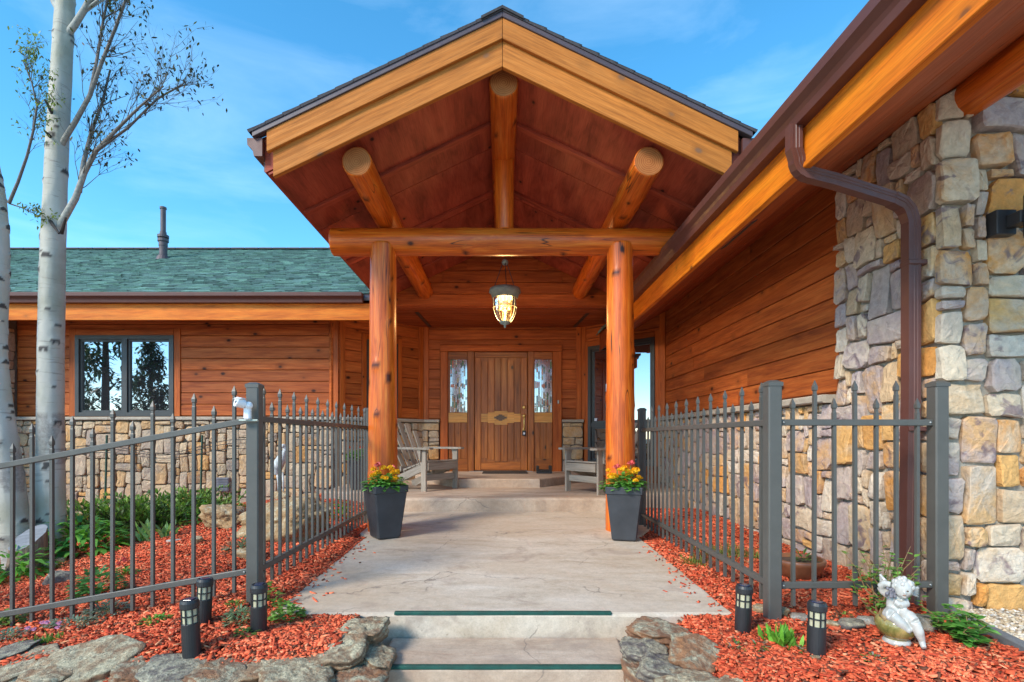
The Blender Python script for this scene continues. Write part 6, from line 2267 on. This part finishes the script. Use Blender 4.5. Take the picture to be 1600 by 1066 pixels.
def twigs(mb, p, d, L, r, depth, rg, tips, up=.12):
    n = 5
    pts = [p]; dd = d.normalized()
    for k in range(n):
        dd = (dd + V((rg.gauss(0, .13), rg.gauss(0, .13), rg.gauss(0, .10) + up * .4))).normalized()
        pts.append(pts[-1] + dd * (L / n))
    f = rg.uniform(.8, 1.2); mb.col = (.10 * f, .085 * f, .075 * f) if r < .008 else (.36, .36, .33)
    mb.tube(pts, [r * (1 - .7 * k / n) for k in range(n + 1)], 6 if r > .006 else 4, False)
    if depth == 0:
        tips.append((pts[-1], dd)); tips.append((pts[-3], dd)); tips.append((pts[-2], dd)); return
    for k in range(rg.randint(3, 4)):
        i = rg.randint(1, n)
        s = (dd + V((rg.uniform(-.9, .9), rg.uniform(-.7, .7), rg.uniform(-.3, .6)))).normalized()
        twigs(mb, pts[i], s, L * rg.uniform(.45, .7), r * .5, depth - 1, rg, tips, up)
    tips.append((pts[-1], dd))


def leaves(mb, tips, rg, cols, per=3, L=.05):
    for p, d in tips:
        if rg.random() < .66: continue
        for k in range(rg.randint(1, per)):
            c = rg.choice(cols); f = rg.uniform(.7, 1.3)
            mb.col = tuple(x * f for x in c)
            dd = V((rg.gauss(0, .6), rg.gauss(0, .6), -1.)) if rg.random() < .7 else V((rg.gauss(0, 1), rg.gauss(0, 1), rg.gauss(0, .6)))
            mb.blade(p + V((rg.gauss(0, .02), rg.gauss(0, .02), rg.gauss(0, .02))), dd, L * rg.uniform(.6, 1.2), L * .5, .1, 2, V((rg.gauss(0, 1), rg.gauss(0, 1), .1)))


TY = 4.62
pb_ = P(80, 868, TY)
asp = thing('aspen_tree', 'white barked aspen with one thick trunk and sparse dark twigs at the left', 'tree', (pb_.x, TY, h_garden(pb_.x, TY)), group='aspens at the left')
tp_ = [P(80, 890, TY), P(80, 840, TY), P(79, 640, TY), P(82, 420, TY), P(90, 220, TY), P(102, 0, TY), P(106, -130, TY), P(112, -420, TY), P(118, -700, TY)]
mb, TP, TR = trunk_mb(tp_, [.145, .110, .097, .092, .081, .071, .066, .05, .03], 5, rough_z=((-1, .62), (zr(-.22), zr(.22))))
add(mb, 'trunk', MT['aspen_bark'], asp, smooth=True)
rgt = random.Random(23)
cr, lf_ = MB(), MB(); cr.col = (1, 1, 1); lf_.col = (1, 1, 1)
tips = []
def limb(px_list, Y0, Y1, r0, r1, sub, tl):
    n = len(px_list)
    pts = [P(px, py, Y0 + (Y1 - Y0) * k / (n - 1)) for k, (px, py) in enumerate(px_list)]
    for k in range(n - 1):
        ra, rb_ = r0 + (r1 - r0) * k / (n - 1), r0 + (r1 - r0) * (k + 1) / (n - 1)
        w = max(0., min(1., (ra - .012) / .022))
        cr.col = tuple(a * w + b * (1 - w) for a, b in zip((.40, .40, .36), (.13, .11, .095)))
        cr.tube([pts[k], pts[k].lerp(pts[k + 1], .5), pts[k + 1] + (pts[k + 1] - pts[k]).normalized() * .004], [ra, (ra + rb_) / 2, rb_], 10, False)
    for k in range(sub):
        t = rgt.uniform(.3, 1.) * (n - 1); i = min(n - 2, int(t)); p = pts[i].lerp(pts[i + 1], t - i)
        d = (pts[i + 1] - pts[i]).normalized()
        s = (d * .8 + V((rgt.uniform(-.45, .9), rgt.uniform(-.6, .6), rgt.uniform(-.25, .6)))).normalized()
        twigs(cr, p, s, tl * rgt.uniform(.5, 1.1), r1 * rgt.uniform(.5, .8), 2, rgt, tips)
limb([(89, 240), (100, 219), (118, 190), (140, 150), (158, 100), (178, 50), (198, -5), (215, -60)], TY, TY - .25, .025, .006, 17, .42)
limb([(140, 150), (152, 90), (160, 40), (172, -20)], TY - .05, TY + .2, .014, .008, 9, .36)
limb([(85, 372), (99, 343), (118, 310), (132, 270), (150, 236), (180, 205), (215, 170), (255, 135)], TY, TY - .3, .033, .005, 22, .44)
limb([(124, 300), (130, 255), (143, 205), (160, 160), (172, 110)], TY - .04, TY + .25, .02, .008, 12, .36)
limb([(150, 236), (200, 200), (245, 155), (285, 132)], TY - .2, TY - .1, .012, .006, 10, .30)
limb([(99, 62), (116, 40), (132, 15), (150, -20), (175, -80)], TY, TY - .1, .03, .018, 6, .5)
limb([(100, 30), (85, 5), (70, -40), (40, -120)], TY, TY + .2, .03, .015, 5, .5)
twg = add(cr, 'branches', MT['twig'], asp, smooth=True)
leaves(lf_, tips, rgt, [(.025, .028, .014), (.045, .045, .018), (.035, .03, .02), (.07, .075, .022)], 1, .038)
add(lf_, 'crown', MT['leaf'], asp)
# broken branch stubs
for (a, b, c, d) in ((82, 178, 70, 155), (80, 215, 70, 205), (78, 345, 92, 365), (96, 365, 103, 340)):
    mb = MB(); mb.col = (.05, .04, .035); mb.tube([P(a, b, TY - .07), P(c, d, TY - .14)], [.016, .008], 7)
    add(mb, 'stub', MT['twig'], asp)

TY2 = 4.42
pb2 = P(28, 880, TY2)
asp2 = thing('aspen_tree', 'leaning white aspen cut off by the left picture edge, with fresh green leaves', 'tree', (pb2.x, TY2, h_garden(pb2.x, TY2)), group='aspens at the left')
tp_ = [P(40, 905, TY2), P(26, 840, TY2), P(8, 700, TY2), P(-8, 560, TY2), P(-4, 420, TY2), P(-6, 330, TY2), P(-16, 260, TY2), P(-60, 80, TY2), P(-90, -150, TY2), P(-100, -400, TY2)]
mb, TP, TR = trunk_mb(tp_, [.14, .112, .095, .084, .078, .074, .066, .055, .045, .02], 8, rough_z=((-1, .70), (zr(-.45), zr(.0))))
add(mb, 'trunk', MT['aspen_bark'], asp2, smooth=True)
cr, lf_ = MB(), MB(); cr.col = (1, 1, 1); lf_.col = (1, 1, 1); tips = []
limb([(14, 318), (28, 285), (42, 245), (52, 205), (58, 165), (50, 130), (36, 95)], TY2, TY2 - .1, .013, .004, 26, .22)
limb([(14, 318), (35, 325), (62, 338)], TY2, TY2 + .05, .006, .003, 6, .12)
add(cr, 'branches', MT['twig'], asp2, smooth=True)
leaves(lf_, tips, rgt, [(.20, .26, .04), (.26, .30, .06), (.14, .19, .03), (.10, .12, .04)], 2, .030)
add(lf_, 'crown', MT['leaf'], asp2)
# the sawn stump between them
sp_ = P(44, 905, 4.2); sp_.z = h_garden(sp_.x, sp_.y)
stp = thing('tree_stump', 'old grey stump with a slanted pale cut between the aspen trunks', 'stump', sp_)
mb = MB(); rr = []
seg = 26
for j, (z, r) in enumerate(((-.05, .15), (.03, .135), (.12, .122), (.20, .118), (.26, .116))):
    rr.append([sp_ + V((math.cos(2 * math.pi * k / seg) * r * (1 + .10 * noise.noise(V((k * .8, j * .6, 2)))), math.sin(2 * math.pi * k / seg) * r * (1 + .1 * noise.noise(V((k * .8, j * .6, 5)))), z + (.02 * math.cos(2 * math.pi * k / seg) + .085 * math.sin(2 * math.pi * k / seg)) * (z / .26 if z > 0 else 0))) for k in range(seg)])
mb.sections(rr, False); add(mb, 'bark', MT['stump_wood'], stp)
mb = MB(); ids = [mb.vert(p) for p in rr[-1]]; c = mb.vert(sum(rr[-1], V((0, 0, 0))) / seg + V((0, 0, .004)))
for k in range(seg): mb.face(ids[k], ids[(k + 1) % seg], c)
add(mb, 'cut_face', MT['stump_cut'], stp)

# green wire stakes and a cable at the left wall
for px, lab in ((167, 'thin green garden stake by the left wall, below the window'), (316, 'thin green garden stake leaning on the wall left of the fence corner post')):
    a, b = P(px, 680, 7.4), P(px - 3, 800, 7.4)
    mb = MB(); mb.tube([b, a], .014, 6); add(mb, 'garden_stake', MT['stake_paint'], M=Matrix.Translation(b), label=lab, cat='stake', group='green stakes at the left wall')
mb = MB()
for dz in (0, .06, .10):
    pts = [P(px, py + 6 * math.sin(px * .03), 7.38) + UPZ * dz * (1 + .3 * math.sin(px * .02)) for px, py in [(60 + 12 * k, 716 - .35 * k) for k in range(29)]]
    mb.tube(pts, .005, 5)
add(mb, 'wire_strands', MT['dark_metal'], M=Matrix.Translation(P(240, 712, 7.38)), label='slack dark wire strands strung along the left stone wall', cat='wire')

# ------------------------------------------------------------------ pines behind the viewer (seen in the window panes)
def pine(name, lab, loc, H, R0, seed, n=70):
    rg = random.Random(seed)
    t = thing(name, lab, 'tree', loc, 0, 'pines behind the viewer')
    mb = MB(); mb.col = (.10, .06, .04)
    mb.tube([(0, 0, -.2), (.05, 0, H * .5), (0, 0, H)], [H * .022, H * .014, .02], 8)
    add(mb, 'trunk', MT['twig'], t, WM[t.name], True)
    mb = MB(); mb.col = (.03, .06, .02)
    for k in range(n):
        z = H * (.12 + .88 * k / n); r = R0 * (1 - k / n) ** .8 * rg.uniform(.6, 1.15) + .12
        a = rg.uniform(0, 6.28); d = V((math.cos(a), math.sin(a), rg.uniform(-.15, .25)))
        for q in range(int(14 + 26 * r / R0)):
            s = r * rg.uniform(.25, 1.); p = V((0, 0, z)) + d * s + V((rg.gauss(0, .14), rg.gauss(0, .14), rg.gauss(0, .12) - .05 * s))
            f = rg.uniform(.6, 1.6); mb.col = (.05 * f, .085 * f, .035 * f)
            mb.blade(p, V((rg.gauss(0, 1), rg.gauss(0, 1), rg.gauss(.2, .6))), rg.uniform(.25, .5), .13, .2, 2)
    add(mb, 'crown', MT['leaf'], t, WM[t.name], True)


pine('pine_tree', 'slim dark pine behind the viewer, mirrored in the right pane of the left window', (-19.7, -14, -.1), 7.0, 1.9, 1, 150)
pine('pine_tree', 'broad tall pine behind the viewer, mirrored in the left pane of the left window', (-17.4, -7.5, -.1), 9.5, 2.3, 2, 80)
pine('pine_tree', 'tall pine further behind the viewer on the left', (-30, -22, -.2), 9, 2.2, 3, 60)
pine('pine_tree', 'pine behind the viewer on the right', (9, -19, -.2), 8, 2.0, 4, 60)
